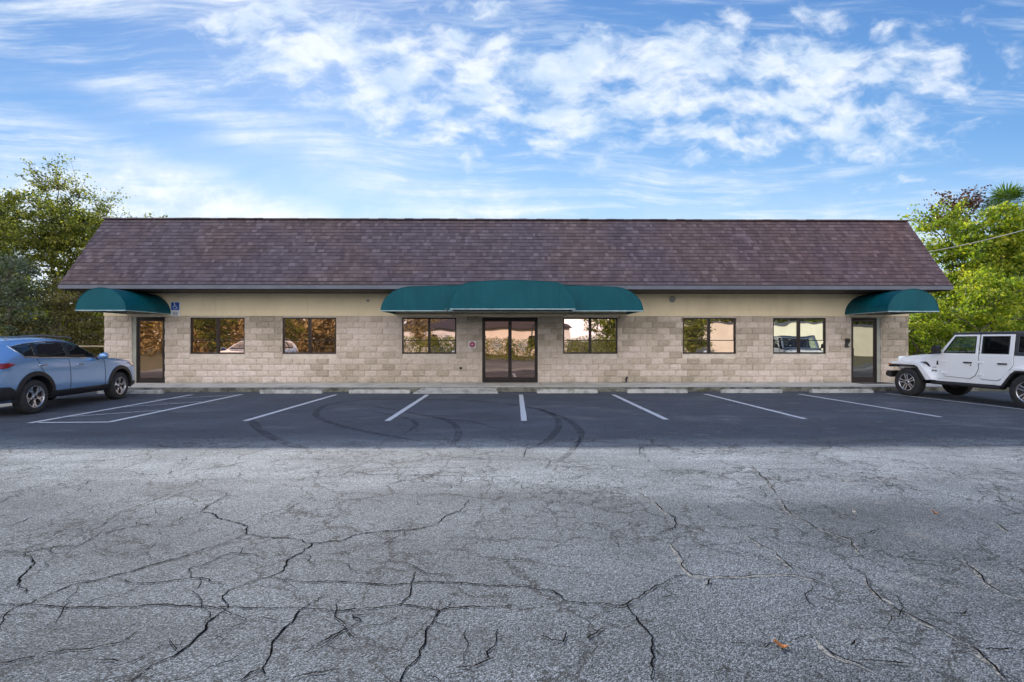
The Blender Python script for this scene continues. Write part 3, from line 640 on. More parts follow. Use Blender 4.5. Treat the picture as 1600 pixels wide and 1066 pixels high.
# doors
def door_leaf(a, b, gm, parent, hinge_right, lettering=False):
    f = .055; y0, y1 = YW+.05, YW+.095; z0, z1 = ZB+.012, DZ1-.075
    q = MB()
    for bx in ((a, a+f, z0, z1), (b-f, b, z0, z1), (a+f, b-f, z0, z0+.17), (a+f, b-f, z1-.07, z1)): q.box(bx[0], bx[1], y0, y1, bx[2], bx[3])
    d = q.build('door_leaf', M['bronze'], parent, bevel=.004)
    q = MB(); q.box(a+f-.004, b-f+.004, y0+.018, y0+.03, z0+.166, z1-.066)
    o = q.build('pane', gm, parent)
    hx = (a+.028) if hinge_right else (b-.028); q = MB()
    q.tube([(hx, y0-.002, 1.02), (hx, y0-.045, 1.04), (hx, y0-.045, 1.30), (hx, y0-.002, 1.32)], .011)
    q.box(hx-.012, hx+.012, y0-.012, y0, 1.38, 1.41)
    q.build('handle', M['bronze'], parent)
    if lettering:
        q = MB(); xm = (a+b)/2; yy = y0+.014; L = random.Random(3)
        def row(z, h, x0, x1, wmin, wmax, gap):
            x = x0
            while x < x1-.01:
                w_ = min(L.uniform(wmin, wmax), x1-x)
                y = x
                while y < x+w_-.008:                     # word made of letter strokes
                    lw = L.uniform(.012, .018); k = L.randrange(4)
                    q.box(y, y+.005, yy, yy+.0015, z, z+h)
                    if k != 0: q.box(y+.005, y+lw-.004, yy, yy+.0015, z+h-.005, z+h)
                    if k == 1: q.box(y+.005, y+lw-.004, yy, yy+.0015, z, z+.005)
                    if k > 1: q.box(y+lw-.007, y+lw-.002, yy, yy+.0015, z, z+h-.005)
                    y += lw
                x += w_ + gap
        row(1.565, .03, xm-.14, xm+.16, .08, .14, .02); row(1.50, .022, xm-.10, xm+.13, .06, .1, .02)
        row(1.42, .042, xm-.17, xm+.17, .07, .12, .025); row(1.375, .018, xm-.21, xm+.20, .05, .1, .015); row(1.345, .018, xm-.16, xm+.16, .05, .1, .015)
        row(1.275, .03, xm-.08, xm+.07, .05, .1, .008); row(1.235, .03, xm-.08, xm+.07, .05, .1, .008)
        q.build('lettering', M['signwhite'], parent, fix=False)
def door_frame(a, b, two=False):
    q = MB(); f = .05; y0, y1 = YW+.028, YW+.13
    q.box(a, a+f, y0, y1, ZB, DZ1); q.box(b-f, b, y0, y1, ZB, DZ1); q.box(a+f, b-f, y0, y1, DZ1-.065, DZ1); q.box(a+f, b-f, y0+.01, y1, ZB, ZB+.012)
    return bpart(q, 'double_door' if two else 'door', M['bronze'], bevel=.004)
a, b = doors[0]; d = door_frame(a+.13, b); door_leaf(a+.18, b-.05, M['bronzeglass'], d, False)
q = MB(); q.box(a, a+.128, YW+.04, YW+.13, ZB, DZ1); bpart(q, 'door_jamb', M['jamb'])
a, b = doors[1]; d = door_frame(a, b, True); mid = (a+b)/2
door_leaf(a+.05, mid-.003, M['bronzeglass'], d, False, True); door_leaf(mid+.003, b-.05, M['bronzeglass'], d, True, True)
a, b = doors[2]; d = door_frame(a, b-.13); door_leaf(a+.05, b-.18, M['dimglass'], d, True)
q = MB(); q.box(b-.128, b, YW+.04, YW+.13, ZB, DZ1); bpart(q, 'door_jamb', M['jamb'])
q = MB(); q.box(doors[2][0]-.08, doors[2][0]+1.0, 16.75, 17.3, .137, .152); tag(q.build('door_mat', M['dark']), 'thin dark doormat on the pavement at the right hand door', 'doormat')

# awnings: hooped canvas shells, open underneath
def arch(xa, xb, z0, zt, rx, n=10, crown=.0):
    """outline from (xa,z0) up, over and down to (xb,z0) with elliptical shoulders of width rx"""
    pts = []
    h = zt-z0-crown
    for i in range(n+1): t = math.pi/2*i/n; pts.append((xa+rx-rx*math.cos(t), z0+h*math.sin(t)))
    k = 6
    if xb-xa > 2*rx+.05:
        for i in range(1, k): s = i/k; pts.append((xa+rx+(xb-xa-2*rx)*s, z0+h+crown*math.sin(math.pi*s)))
    for i in range(n, -1, -1):
        t = math.pi/2*i/n; p = (xb-rx+rx*math.cos(t), z0+h*math.sin(t))
        if (Vector(p)-Vector(pts[-1])).length > 1e-4: pts.append(p)
    return pts
def awning(xa, xb, yf, z0, zt, rx, yb=YW-.03, crown=0., zclip=3.14, seams=0, ribs=(), lab=None):
    A = arch(xa, xb, z0, zt, rx, crown=crown); n = len(A); m = MB()
    ysec = [yf] + ([EY-.075, EY-.06] if zt > zclip else []) + [(max(yf, EY)+yb)/2, yb]
    if zt <= zclip: ysec = [yf, (yf+yb)/2, yb]
    rows = []
    for y in ysec:
        row = []
        for x, z in A:
            zz = min(z, zclip) if (zt > zclip and y > EY-.07) else z
            row.append(len(m.v)); m.v.append((x, y, zz))
        rows.append(row)
    for r0, r1 in zip(rows[:-1], rows[1:]):
        for i in range(n-1): m.f.append([r0[i], r0[i+1], r1[i+1], r1[i]]); m.m.append(0)
    # front face, as vertical strips so that the cloth can billow a little
    c = [len(m.v)+i for i in range(n)]
    for i, (x, z) in enumerate(A):
        m.v.append((x, yf-.0, z0))
    for i in range(n-1): m.f.append([c[i], c[i+1], rows[0][i+1], rows[0][i]]); m.m.append(0)
    # short valance hem
    o = m.build('awning', M['canvas'], bld); o.location = -BP
    md = o.modifiers.new('s', 'SOLIDIFY'); md.thickness = .006; md.offset = 0
    if lab: o['label'] = lab
    q = MB(); q.tube([(xa, yf-.008, z0-.004), (xb, yf-.008, z0-.004)], .017, 8)
    q.tube([(xa, yf, z0), (xa, yb, z0)], .009, 8); q.tube([(xb, yf, z0), (xb, yb, z0)], .009, 8)
    q.build('hem_piping', M['piping'], o)
    q = MB(); q.tube([(x, yf-.004, z) for x, z in A], .007, 6, False); q.build('arch_piping', M['canvas'], o)
    q = MB()
    for x in ribs:
        q.tube([(x, yf+.04, z0+.0), (x, yb, z0+.0)], .013, 8)
    q.tube([(xa+.02, yf+.05, z0+.012), (xb-.02, yf+.05, z0+.012)], .013, 8); q.tube([(xa+.02, yb-.03, z0+.012), (xb-.02, yb-.03, z0+.012)], .013, 8)
    q.build('awning_frame', M['steel'], o)
    return o
xr = W(268, 490).x; yf = Yfor(197, xr); xl = W(118, 486, yf).x
awning(xl, xr, yf, 2.46, 3.135, (xr-xl)*.5-.0, ribs=((xl+xr)/2,), lab='faded teal hooped awning over the left door')
xl2 = W(1319, 493).x; yf2 = Yfor(1387, xl2); xr2 = W(1467, 488, yf2).x
awning(xl2, xr2, yf2, 2.45, 3.135, (xr2-xl2)*.5, ribs=((xl2+xr2)/2,), lab='glossy teal hooped awning over the right door')
yo = 15.36; yc = 14.35
awning(W(595,487,yo).x, W(1005,487,yo).x, yo, 2.455, 3.235, .95, crown=.05, ribs=(-3.1, -1.9, 2.2, 3.3), lab='wide flat fronted teal awning behind the entrance awning')
awning(W(703,484,yc).x, W(899,484,yc).x, yc, 2.445, 3.255, .62, yb=yo-.01, crown=.05, zclip=9, ribs=(), lab='projecting teal awning in front of the double doors')
for x in (-1.75, .13, 1.98): q = MB(); q.tube([(x*.96, yc+.05, 2.45), (x, yo+.0, 2.45), (x*1.0, YW-.04, 2.40)], .013, 8); bpart(q, 'awning_strut', M['steel'])

# small wall fittings
for px, py, r in ((575, 470, .05), (1050, 468, .11)):
    p = W(px, py); q = MB(); q.lathe_x([(r*.2, -.03), (r*.8, -.03), (r, -.018), (r, 0)], 20)
    o = bpart(q, 'wall_cap', M['jamb'] if r > .08 else M['steel'], smooth=True, auto=40); o.rotation_euler = (0, 0, R(90)); o.location = Vector((p.x, YW-.034, p.z)) - BP
p = W(720, 576); q = MB(); q.box(p.x-.04, p.x+.04, YW-.03, YW, p.z-.02, p.z+.05); q.tube([(p.x, YW-.02, p.z+.03), (p.x, YW-.09, p.z+.03), (p.x, YW-.11, p.z-.01)], .014); bpart(q, 'wall_tap', M['dark'])
p = W(978, 594); q = MB(); q.tube([(p.x, YW, .25), (p.x, YW-.07, .25), (p.x, YW-.08, .15)], .035, 10); q.tube([(p.x, YW-.06, .25), (p.x+.02, YW-.07, .34)], .03); bpart(q, 'drain_pipe_end', M['dark'])
# black box beside the right door
p = W(1322, 536); kx = empty('key_box', (p.x, YW-.02, p.z)); tag(kx, 'small black box with keypad fixed to the block wall left of the right door', 'key box')
q = MB(); q.box(-.062, .062, -.09, 0, -.15, .155); q.build('housing', M['dark'], kx, bevel=.02)
q = MB(); q.box(.0, .045, -.097, -.09, -.12, -.02); q.build('keypad', M['steel'], kx, bevel=.004)
q = MB(); q.box(-.05, .06, -.12, -.085, .03, .12); q.build('cover', M['bronze'], kx, bevel=.01)

# signs
def text_mesh(body, size, m, parent, loc, name='text', rot=(R(90), 0, 0), ext=.0015, align='CENTER'):
    cu = bpy.data.curves.new(name, 'FONT'); cu.body = body; cu.size = size; cu.align_x = align; cu.align_y = 'CENTER'; cu.extrude = ext
    o = bpy.data.objects.new(name, cu); COL.objects.link(o); dg = bpy.context.evaluated_depsgraph_get(); dg.update()
    me = bpy.data.meshes.new_from_object(o.evaluated_get(dg)); bpy.data.objects.remove(o); me.materials.append(m)
    t = link(bpy.data.objects.new(name, me), parent); t.location = loc; t.rotation_euler = rot; return t
pt, pb = W(276, 472), W(276, 482); S = empty('accessible_parking_sign', (pt.x-.02, YW-.036, 2.56)); tag(S, 'blue wheelchair symbol sign above a white plate, right of the left awning', 'sign')
q = MB(); q.box(-.155, .155, -.006, 0, .0, .31); q.build('white_border', M['signwhite'], S, bevel=.002)
q = MB(); q.box(-.135, .135, -.009, -.0065, .03, .29); q.build('blue_panel', M['signblue'], S)
q = MB(); yy = -.0105
q.lathe_x([(.018, 0), (.018, .0015)], 16); q.v = [(v[1]-.025, yy+v[0]*.5, v[2]+.262) for v in q.v]
def st(m, a, b, wd):
    a, b = Vector((a[0], 0, a[1])), Vector((b[0], 0, b[1])); d = (b-a).normalized(); n = Vector((-d.z, 0, d.x))*wd/2
    m.add([a+n+Vector((0,yy,0)), b+n+Vector((0,yy,0)), b-n+Vector((0,yy,0)), a-n+Vector((0,yy,0))], [(0,1,2,3)])
st(q, (-.025,.24), (-.022,.15), .024); st(q, (-.024,.205), (.03,.205), .016); st(q, (-.024,.152), (.045,.152), .02); st(q, (.045,.155), (.065,.085), .02); st(q, (.062,.085), (.085,.095), .016)
for i in range(16):
    a0, a1 = R(100+i*15.5), R(100+(i+1)*15.5); c = (-.008, .125); r_ = .06
    st(q, (c[0]+r_*math.cos(a0), c[1]+r_*math.sin(a0)), (c[0]+r_*math.cos(a1), c[1]+r_*math.sin(a1)), .015)
q.build('wheelchair_symbol', M['signwhite'], S, fix=False)
q = MB(); q.box(-.145, .145, -.006, 0, -.175, -.012); q.build('fine_plate', M['signwhite'], S, bevel=.002)
text_mesh('$250', .085, M['black'], S, (0, -.0075, -.062), 'fine_amount'); text_mesh('FINE', .085, M['black'], S, (0, -.0075, -.128), 'fine_word')
p = W(738, 538.5); S = empty('fire_safety_sign', (p.x, YW-.03, p.z)); tag(S, 'white square sign with a maroon disc left of the double doors', 'sign')
q = MB(); q.box(-.12, .12, -.005, 0, -.12, .12); q.build('backing_plate', M['signwhite'], S, bevel=.002)
q = MB(); q.lathe_x([(.10, 0), (.10, .002)], 28); q.v = [(v[1], -.006-v[0]*.5, v[2]) for v in q.v]; q.build('maroon_disc', M['maroon'], S)
q = MB(); yy = -.009
for a in (45, 135): st(q, (.035*math.cos(R(a)), .035*math.sin(R(a))), (-.035*math.cos(R(a)), -.035*math.sin(R(a))), .014)
for a in (0, 90, 180, 270): st(q, (.055*math.cos(R(a-22)), .055*math.sin(R(a-22))), (.055*math.cos(R(a+22)), .055*math.sin(R(a+22))), .007)
q.build('white_cross', M['signwhite'], S, fix=False)

# rail left of the building
Rl = empty('handrail', (-13.9, 17.9, 0)); tag(Rl, 'tan metal handrail at the left end of the building, partly behind the silver blue car', 'handrail')
for x in (.12, -2.6): q = MB(); q.tube([(x, 0, 0), (x, 0, 1.34)], .025); q.build('post', M['tan'], Rl)
for z in (1.365, .75): q = MB(); q.tube([(.145, 0, z), (-2.625, 0, z)], .025); q.build('rail', M['tan'], Rl)

# overhead cable
a = W(1395, 402, 21.5); b = W(1640, 349, 16.5); q = MB()
q.tube([a.lerp(b, i/12) + Vector((0, 0, -.12*math.sin(math.pi*i/12))) for i in range(13)], .016, 6)
tag(q.build('overhead_cable', M['wire'], smooth=True), 'pale overhead cable crossing the yellow green trees at the right', 'cable')

# fallen leaves
for px, py, s, lab in ((1219, 1012, .035, 'curled orange brown leaf lying on the cracked asphalt at the lower right'), (1460, 803, .026, 'small faded leaf lying farther back on the right of the lot')):
    p = G(px, py); q = MB(); n = 6
    for i in range(n+1):
        t = i/n; wv = s*.42*math.sin(math.pi*min(1, t*.94+.05)); x = -s+2*s*t; zc = .012+.012*math.cos(t*5)
        q.v += [(x, -wv, zc+.010), (x, 0, zc), (x, wv, zc+.012)]
    for i in range(n):
        for j in (0, 1): q.f.append([i*3+j, i*3+j+1, i*3+j+4, i*3+j+3]); q.m.append(0)
    o = q.build('fallen_leaf', M['brown'], smooth=True); o.location = p; o.rotation_euler = (.1, .1, R(-20)); tag(o, lab, 'leaf', 'fallen leaves on the asphalt')
    md = o.modifiers.new('s', 'SOLIDIFY'); md.thickness = .0015

# ------------------------------------------------------------------ foliage
def leaf_cloud(centers, sizes, aspect=.55, up=.3, seed=0, droop=0.):
    """kite shaped leaves, two triangles folded along the midrib"""
    rs = np.random.RandomState(seed); n = len(centers); c = np.asarray(centers)
    d = rs.normal(size=(n, 3)); d[:, 2] -= droop; d /= np.linalg.norm(d, axis=1)[:, None]
    nn = rs.normal(size=(n, 3)); nn[:, 2] += up*3; w = np.cross(d, nn); w /= (np.linalg.norm(w, axis=1)[:, None]+1e-9)
    nrm = np.cross(w, d)
    s = np.asarray(sizes)[:, None]
    a = c - d*s*.5; b = c + w*s*aspect*.5 + nrm*s*.08; e = c + d*s*.5; f = c - w*s*aspect*.5 + nrm*s*.08
    V = np.stack([a, b, e, f], 1).reshape(-1, 3)
    F = np.arange(n*4).reshape(-1, 4)
    return V, F
def np_mesh(name, V, F, m, parent=None):
    me = bpy.data.meshes.new(name); n, k = F.shape
    me.vertices.add(len(V)); me.vertices.foreach_set('co', V.astype(np.float32).ravel())
    me.loops.add(n*k); me.loops.foreach_set('vertex_index', F.astype(np.int32).ravel())
    me.polygons.add(n); me.polygons.foreach_set('loop_start', np.arange(0, n*k, k, dtype=np.int32)); me.polygons.foreach_set('loop_total', np.full(n, k, dtype=np.int32))
    me.update(); me.validate(); me.materials.append(m)
    return link(bpy.data.objects.new(name, me), parent)
def tree(name, base, blobs, leafm, label, cat='tree', group=None, leaf=.10, trunk_r=.16, seed=1, clump=.42, per=90, trunks=1, up=.3, sparse=None, twig=.012, droop=0.):
    """blobs: (dx,dy,z,rx,ry,rz,number of clumps) relative to base; sparse: extra bare twiggy sprays (dx,dy,z, spread, n)"""
    r = random.Random(seed); rs = np.random.RandomState(seed)
    root = empty(name, base); tag(root, label, cat, group)
    tips = []
    for (dx, dy, z, rx, ry, rz, n) in blobs:
        for _ in range(n):
            while True:
                v = Vector((r.uniform(-1,1), r.uniform(-1,1), r.uniform(-1,1)))
                if .25 < v.length < 1: break
            v *= (.75 + .25*r.random())
            tips.append((Vector((dx+v.x*rx, dy+v.y*ry, max(.12, z+v.z*rz))), clump*r.uniform(.6, 1.35), per))
    pts = []; sz = []
    for t, cr, n in tips:
        n = int(n*r.uniform(.5, 1.4)); P = rs.normal(size=(n, 3))*cr*.40*np.array([1.2, 1.2, .62]) + np.array(t)
        pts.append(P); sz.append(leaf*rs.uniform(.55, 1.3, n))
    tb = MB(); zmax = max(t[0].z for t in tips); cx = sum(t[0].x for t in tips)/len(tips); cy = sum(t[0].y for t in tips)/len(tips)
    forks = []
    for k in range(trunks):
        ox, oy = (r.uniform(-.4, .4)*(k > 0)*2, r.uniform(-.3, .3)*(k > 0)); path = []; rad = []
        for i in range(8):
            f = i/7; p = Vector((ox + (cx+r.uniform(-.25,.25)*(i>0)-ox*.2)*f + (r.uniform(-.7,.7)*f if trunks > 1 else 0), oy+cy*f+r.uniform(-.12,.12)*f, zmax*.82*f))
            path.append(p); rad.append(trunk_r*(1-.82*f))
        tb.tube(path, rad, 9); forks += [(path[i], rad[i]) for i in range(2, 8)]
    for t, cr, n in r.sample(tips, min(len(tips), 70)):
        c = [f for f in forks if f[0].z < t.z+.3] or forks[:1]
        f, fr = min(c, key=lambda q: (q[0]-t).length)
        mid = f.lerp(t, .55) + Vector((r.uniform(-.2,.2), r.uniform(-.2,.2), r.uniform(-.05,.25)))
        tb.tube([f, mid, t], [max(.014, fr*.4), twig*1.4, twig*.6], 5, False)
    if sparse:
        for (dx, dy, z, sp, n) in sparse:
            o = Vector((dx, dy, z)); f, fr = min(forks, key=lambda q: (q[0]-o).length)
            tb.tube([f, f.lerp(o, .5)+Vector((.1, 0, .1)), o], [.035, .025, .018], 5, False)
            for _ in range(n):
                d = Vector((r.gauss(0, .9), r.gauss(0, .5), r.uniform(.1, 1.3))).normalized(); L = sp*r.uniform(.5, 1.2)
                a = o; p = [a]
                for s in range(5):
                    d = (d + Vector((r.gauss(0,.28), r.gauss(0,.28), r.gauss(0,.2)))).normalized(); a = a + d*L/5; p.append(a)
                tb.tube(p, [.014, .012, .010, .008, .006, .004], 4, False)
                for q in p[1:]:
                    k = r.randint(4, 11); P = rs.normal(size=(k, 3))*np.array([.16, .14, .10]) + np.array(q); pts.append(P); sz.append(leaf*rs.uniform(.7, 1.25, k))
    tb.build('trunk', M['bark'], root, smooth=True, fix=False)
    V, F = leaf_cloud(np.concatenate(pts), np.concatenate(sz), up=up, seed=seed+5, droop=droop)
    np_mesh('crown', V, F, leafm, root); return root

def at(px, Y): p = W(px, 533, Y); return (p.x, Y, -.03)
# left side
GL = 'trees and bushes at the left end of the building'
tree('oak_tree', at(95, 25), [(-.6,0,7.2,2.8,2.0,2.0,150), (1.1,0,6.2,2.6,1.8,1.9,125), (-2.9,-.3,6.2,2.2,1.6,1.8,80), (1.6,-.2,4.6,1.5,1.4,1.4,50), (-1,0,4.2,3.0,1.6,1.7,100)], M['oak'],
     'tall oak with a thin wispy top standing left of the roof', 'tree', GL, leaf=.135, trunk_r=.2, seed=21, per=85, sparse=[(-.1,0,8.9,1.7,12), (.9,0,8.5,1.6,11), (-.7,0,8.8,1.6,10), (2.1,0,7.6,1.4,9), (-2.8,0,8.0,1.3,9), (3.0,0,6.6,1.1,7), (-3.8,0,7.6,1.2,8)])
tree('oak_tree', at(-30, 22), [(0,0,5.6,2.2,1.7,2.0,85), (.9,-.5,3.4,1.9,1.5,1.8,75)], M['oak'], 'dark oak cut off by the left edge of the photo', 'tree', GL, leaf=.125, trunk_r=.18, seed=22, per=85, sparse=[(.3,0,7.0,1.1,8)])
tree('mossy_tree', at(22, 19.6), [(0,0,4.0,1.1,.9,1.3,34), (.3,0,2.4,1.3,.9,1.2,34), (-1,0,2.9,1.2,.8,1.6,30)], M['grey'], 'grey green mossy tree behind the silver blue car at the far left', 'tree', GL, leaf=.10, trunk_r=.12, seed=23, per=80, clump=.36, droop=.6)
tree('brown_bush', at(95, 19.8), [(0,0,1.6,1.5,.8,1.3,60), (-1.3,0,1.3,1.1,.8,1.2,46), (1.1,.5,2.0,.8,.8,1.5,44), (.1,.3,3.2,1.2,.8,1.0,40)], M['rust'], 'shaded olive brown bush left of the block wall behind the car roof', 'bush', GL, leaf=.085, trunk_r=.07, seed=24, per=95, clump=.36, trunks=3)
tree('green_bush', at(135, 21.0), [(0,0,1.5,1.1,.8,1.4,60), (.2,.3,3.2,1.1,.9,1.1,50)], M['oak'], 'leafy green bush tight against the left end of the building under the awning', 'bush', GL, leaf=.10, trunk_r=.06, seed=25, per=85, clump=.36, trunks=3)
tree('oak_tree', at(228, 44), [(0,0,7.6,4.6,2,3.0,30)], M['oak'], 'distant twiggy treetop peeking over the left end of the roof', 'tree', GL, leaf=.20, trunk_r=.2, seed=26, per=30, clump=.8, sparse=[(-1.6,0,10.9,1.5,7), (1.0,0,11.2,1.5,8), (3.0,0,10.9,1.3,6), (-3.4,0,10.7,1.3,6)])
# right side
GR = 'trees and bushes at the right end of the building'
tree('yellow_green_tree', at(1468, 24.5), [(0,0,6.3,1.3,1.3,1.3,36), (1.3,0,5.6,1.5,1.3,1.3,40), (1.2,0,4.0,1.8,1.4,1.5,56), (-.4,0,3.6,1.5,1.2,1.8,50)], M['lime'], 'open yellow green tree just right of the roof corner', 'tree', GR, leaf=.17, trunk_r=.11, seed=31, per=62, clump=.42, sparse=[(-.6,0,7.2,1.1,7), (.8,0,7.3,1.1,7)])
tree('red_leaved_tree', at(1492, 25.5), [(.1,0,7.6,1.1,.8,.7,12)], M['redleaf'], 'thin tree with dark red leaves above the yellow green foliage', 'tree', GR, leaf=.17, trunk_r=.06, seed=32, per=34, clump=.4, sparse=[(0,0,8.2,1.2,10), (-.9,0,7.6,1.1,8), (.9,0,8.3,1.0,8)])
tree('broad_leaved_tree', at(1560, 22.5), [(0,0,6.5,1.8,1.3,1.2,72), (-.3,0,5.2,1.7,1.3,1.4,60), (1.7,0,5.3,1.9,1.4,2.1,80), (-.6,-.3,3.6,1.6,1.2,1.5,60)], M['lime'], 'dense bright green tree below the palm at the right edge', 'tree', GR, leaf=.17, trunk_r=.14, seed=33, per=70, clump=.42)
tree('golden_bush', at(1442, 20.5), [(0,0,1.5,.9,.8,1.4,34), (1.0,0,1.2,1.1,.8,1.1,34), (.7,.4,2.6,1.1,.8,1.0,30)], M['lime'], 'golden bush between the right end of the block wall and the white vehicle', 'bush', GR, leaf=.12, trunk_r=.06, seed=34, per=75, clump=.34, trunks=3)
tree('green_bush', at(1535, 19.8), [(0,0,1.9,1.5,.9,1.6,52), (1.6,0,2.2,1.4,.9,1.8,52), (.7,0,3.4,1.4,.8,1.0,36)], M['lime'], 'big leafy bush directly behind the roof of the white vehicle', 'bush', GR, leaf=.15, trunk_r=.07, seed=35, per=70, clump=.38, trunks=3)
tree('green_bush', at(1640, 20.5), [(0,0,2.8,1.8,1.2,2.6,60)], M['lime'], 'tall leafy bush cut off by the right edge of the photo', 'bush', GR, leaf=.15, trunk_r=.08, seed=36, per=70, clump=.4, trunks=2)
# palm
pb = at(1574, 24.6); pr = empty('palm_tree', pb); tag(pr, 'fan palm standing above the bright green tree at the right edge', 'palm', GR)
q = MB(); q.tube([(0,0,0), (.1,0,3), (.05,0,6), (0,0,8.0)], [.17, .14, .12, .09], 10); q.build('trunk', M['bark'], pr, smooth=True)
V = []; F = []; rr = random.Random(5)
for k in range(34):
    az = rr.uniform(0, 2*math.pi); el = rr.uniform(-.7, 1.35); d = Vector((math.cos(az)*math.cos(el), math.sin(az)*math.cos(el), math.sin(el)))
    hub = Vector((0, 0, 8.0)) + d*rr.uniform(.3, .75); side = d.cross(Vector((0, 0, 1))).normalized(); upv = side.cross(d)
    b = len(V); V += [Vector((0,0,7.95))-side*.02, Vector((0,0,7.95))+side*.02, hub+side*.014, hub-side*.014]; F.append((b, b+1, b+2, b+3))
    for j in range(15):
        a = -1.35 + 2.7*j/14; e = (d*math.cos(a) + side*math.sin(a)*1.0 + upv*.12).normalized(); L = 1.0*rr.uniform(.8, 1.1)*(1-.25*abs(a)/1.35)
        ws = e.cross(upv).normalized()*.028; tip = hub + e*L + Vector((0, 0, -.22*rr.random()-.06)); m_ = hub + e*L*.6
        b = len(V); V += [hub, m_+ws, tip, m_-ws]; F.append((b, b+1, b+2, b+3))
F = [f for f in F if len(set(f)) == 4]
np_mesh('crown', np.array([tuple(v) for v in V]), np.array(F), M['palm'], pr)
for wn, x0_, x1_, yy_, hh_, mm_ in (('woodland', -70, -13, -24, 6.5, 'russet'), ('woodland', 14, 62, -33, 9.5, 'oak'), ('woodland', -75, -15.5, 33, 6.0, 'oak'), ('woodland', 15.8, 80, 32, 5.2, 'lime')):
    n = 42000; P = np.stack([nrs.uniform(x0_, x1_, n), nrs.uniform(yy_-1.6, yy_+1.6, n), nrs.uniform(0, 1, n)**.8*hh_], 1)
    P[:, 2] *= .78 + .16*np.sin(P[:, 0]*.9) + .10*np.sin(P[:, 0]*2.3+1)
    V, F = leaf_cloud(P, nrs.uniform(.28, .55, n), .65, .2, 19); tag(np_mesh(wn, V, F, M[mm_]), kind='stuff')
# weeds at the kerb
for px, lab in ((1036, 'weed tuft at the kerb right of the entrance'), (1098, 'weed tuft between two wheel stops below the window with the yellow reflection'), (700, 'weed tuft by the left edge of the pale kerb ramp')):
    x = G(px, 609).x*15.5/G(px, 609).y; P = nrs.normal(size=(60, 3))*np.array([.10, .02, .03]) + np.array([0, 0, .05]); P[:, 2] = np.abs(P[:, 2])
    V, F = leaf_cloud(P, np.full(60, .05), .3, .1, 3); o = np_mesh('weed_tuft', V, F, M['oak']); o.location = (x, 15.56, 0); tag(o, lab, 'weed', 'weeds along the kerb')

# what stands across the lot and shows in the mirror glass
def facing_building(name, x0, x1, y, h, m, lab, win=(), pitched=False):
    r = empty(name, ((x0+x1)/2, y, 0)); tag(r, lab, 'building'); c = (x0+x1)/2
    q = MB(); q.box(x0-c, x1-c, -9, 0, -.03, h); q.build('wall', m, r)
    q = MB()
    if pitched: q.add([(x0-c-.5, .5, h), (x1-c+.5, .5, h), (x1-c-2, -4.5, h+1.5), (x0-c+2, -4.5, h+1.5), (x1-c+.5, -9.5, h), (x0-c-.5, -9.5, h)], [(0,1,2,3), (1,4,2), (4,5,3,2), (5,0,3), (0,5,4,1)])
    else: q.box(x0-c-.15, x1-c+.15, -9.15, .15, h, h+.16)
    q.build('roof', M['underlay'] if pitched else M['fascia'], r)
    for a in win:
        q = MB(); q.box(a-c-.6, a-c+.6, .0, .04, .9, 2.1); q.build('window', M['bronze'], r)
    return r
facing_building('cream_building', 17.5, 48, -17, 3.3, M['creamwall'], 'low cream building across the lot, reflected in the grey window and right door', (24, 33, 40))
facing_building('pale_building', -12, 7, -22, 2.9, M['pinkwall'], 'pale building across the lot, reflected in the entrance doors', (-8, -3, 3), True)
up = empty('utility_pole', (.35, -15, 0)); tag(up, 'wooden utility pole across the lot, reflected in the entrance doors', 'utility pole')
q = MB(); q.tube([(0,0,0), (0,0,9)], [.16, .11], 12); q.build('pole', M['bark'], up); q = MB(); q.box(-1.1, 1.1, -.06, .06, 7.9, 8.02); q.build('crossarm', M['bark'], up)
hr = empty('clipped_hedge', (2, -6.0, -.02)); tag(hr, 'long clipped green hedge across the lot, reflected in the middle windows', 'hedge')
n = 26000; P = np.stack([nrs.uniform(-12.5, 12.5, n), nrs.uniform(-.6, .6, n), nrs.uniform(.05, 1.75, n)], 1); P[:, 2] += .12*np.sin(P[:, 0]*1.7)+nrs.normal(size=n)*.07
V, F = leaf_cloud(P, nrs.uniform(.08, .15, n), .6, .2, 9); np_mesh('foliage', V, F, M['hedge'], hr)
q = MB()
for i in range(26): q.tube([(-12.2+i*.97, 0, 0), (-12.2+i*.97+.1, .05, 1.4)], [.03, .012], 6)
q.build('stems', M['bark'], hr)
GB = 'trees across the lot seen only in the mirror glass'
for i, (x, y, h, mm, lab) in enumerate([(-31, -13, 7.5, 'russet', 'brownish tree across the lot, reflected in the leftmost window'), (-22, -16, 7, 'oak', 'dark tree across the lot, reflected in the second window'), (-25, -9, 5.5, 'oak', 'round tree across the lot, reflected beside the left door'),
        (9.0, -11, 5.8, 'hedge', 'golden green tree across the lot, reflected right of the entrance'), (17.2, -12, 4.8, 'hedge', 'bright yellow green tree across the lot, reflected in the fifth window'), (-8.5, -15, 6.5, 'russet', 'thin tree across the lot, reflected left of the entrance'),
        (30, -29, 8, 'oak', 'dark tree behind the cream building across the lot'), (24, -30, 8.5, 'oak', 'tall dark tree behind the cream building across the lot'), (38, -29, 7.5, 'oak', 'far tree behind the right part of the cream building')]):
    tree('shade_tree', (x, y, -.03), [(0,0,h*.62,h*.36,h*.3,h*.34,46), (.5,0,h*.3,h*.25,h*.2,h*.2,14)], M[mm], lab, 'tree', GB, leaf=.24, trunk_r=.18, seed=50+i, per=60, clump=.7)

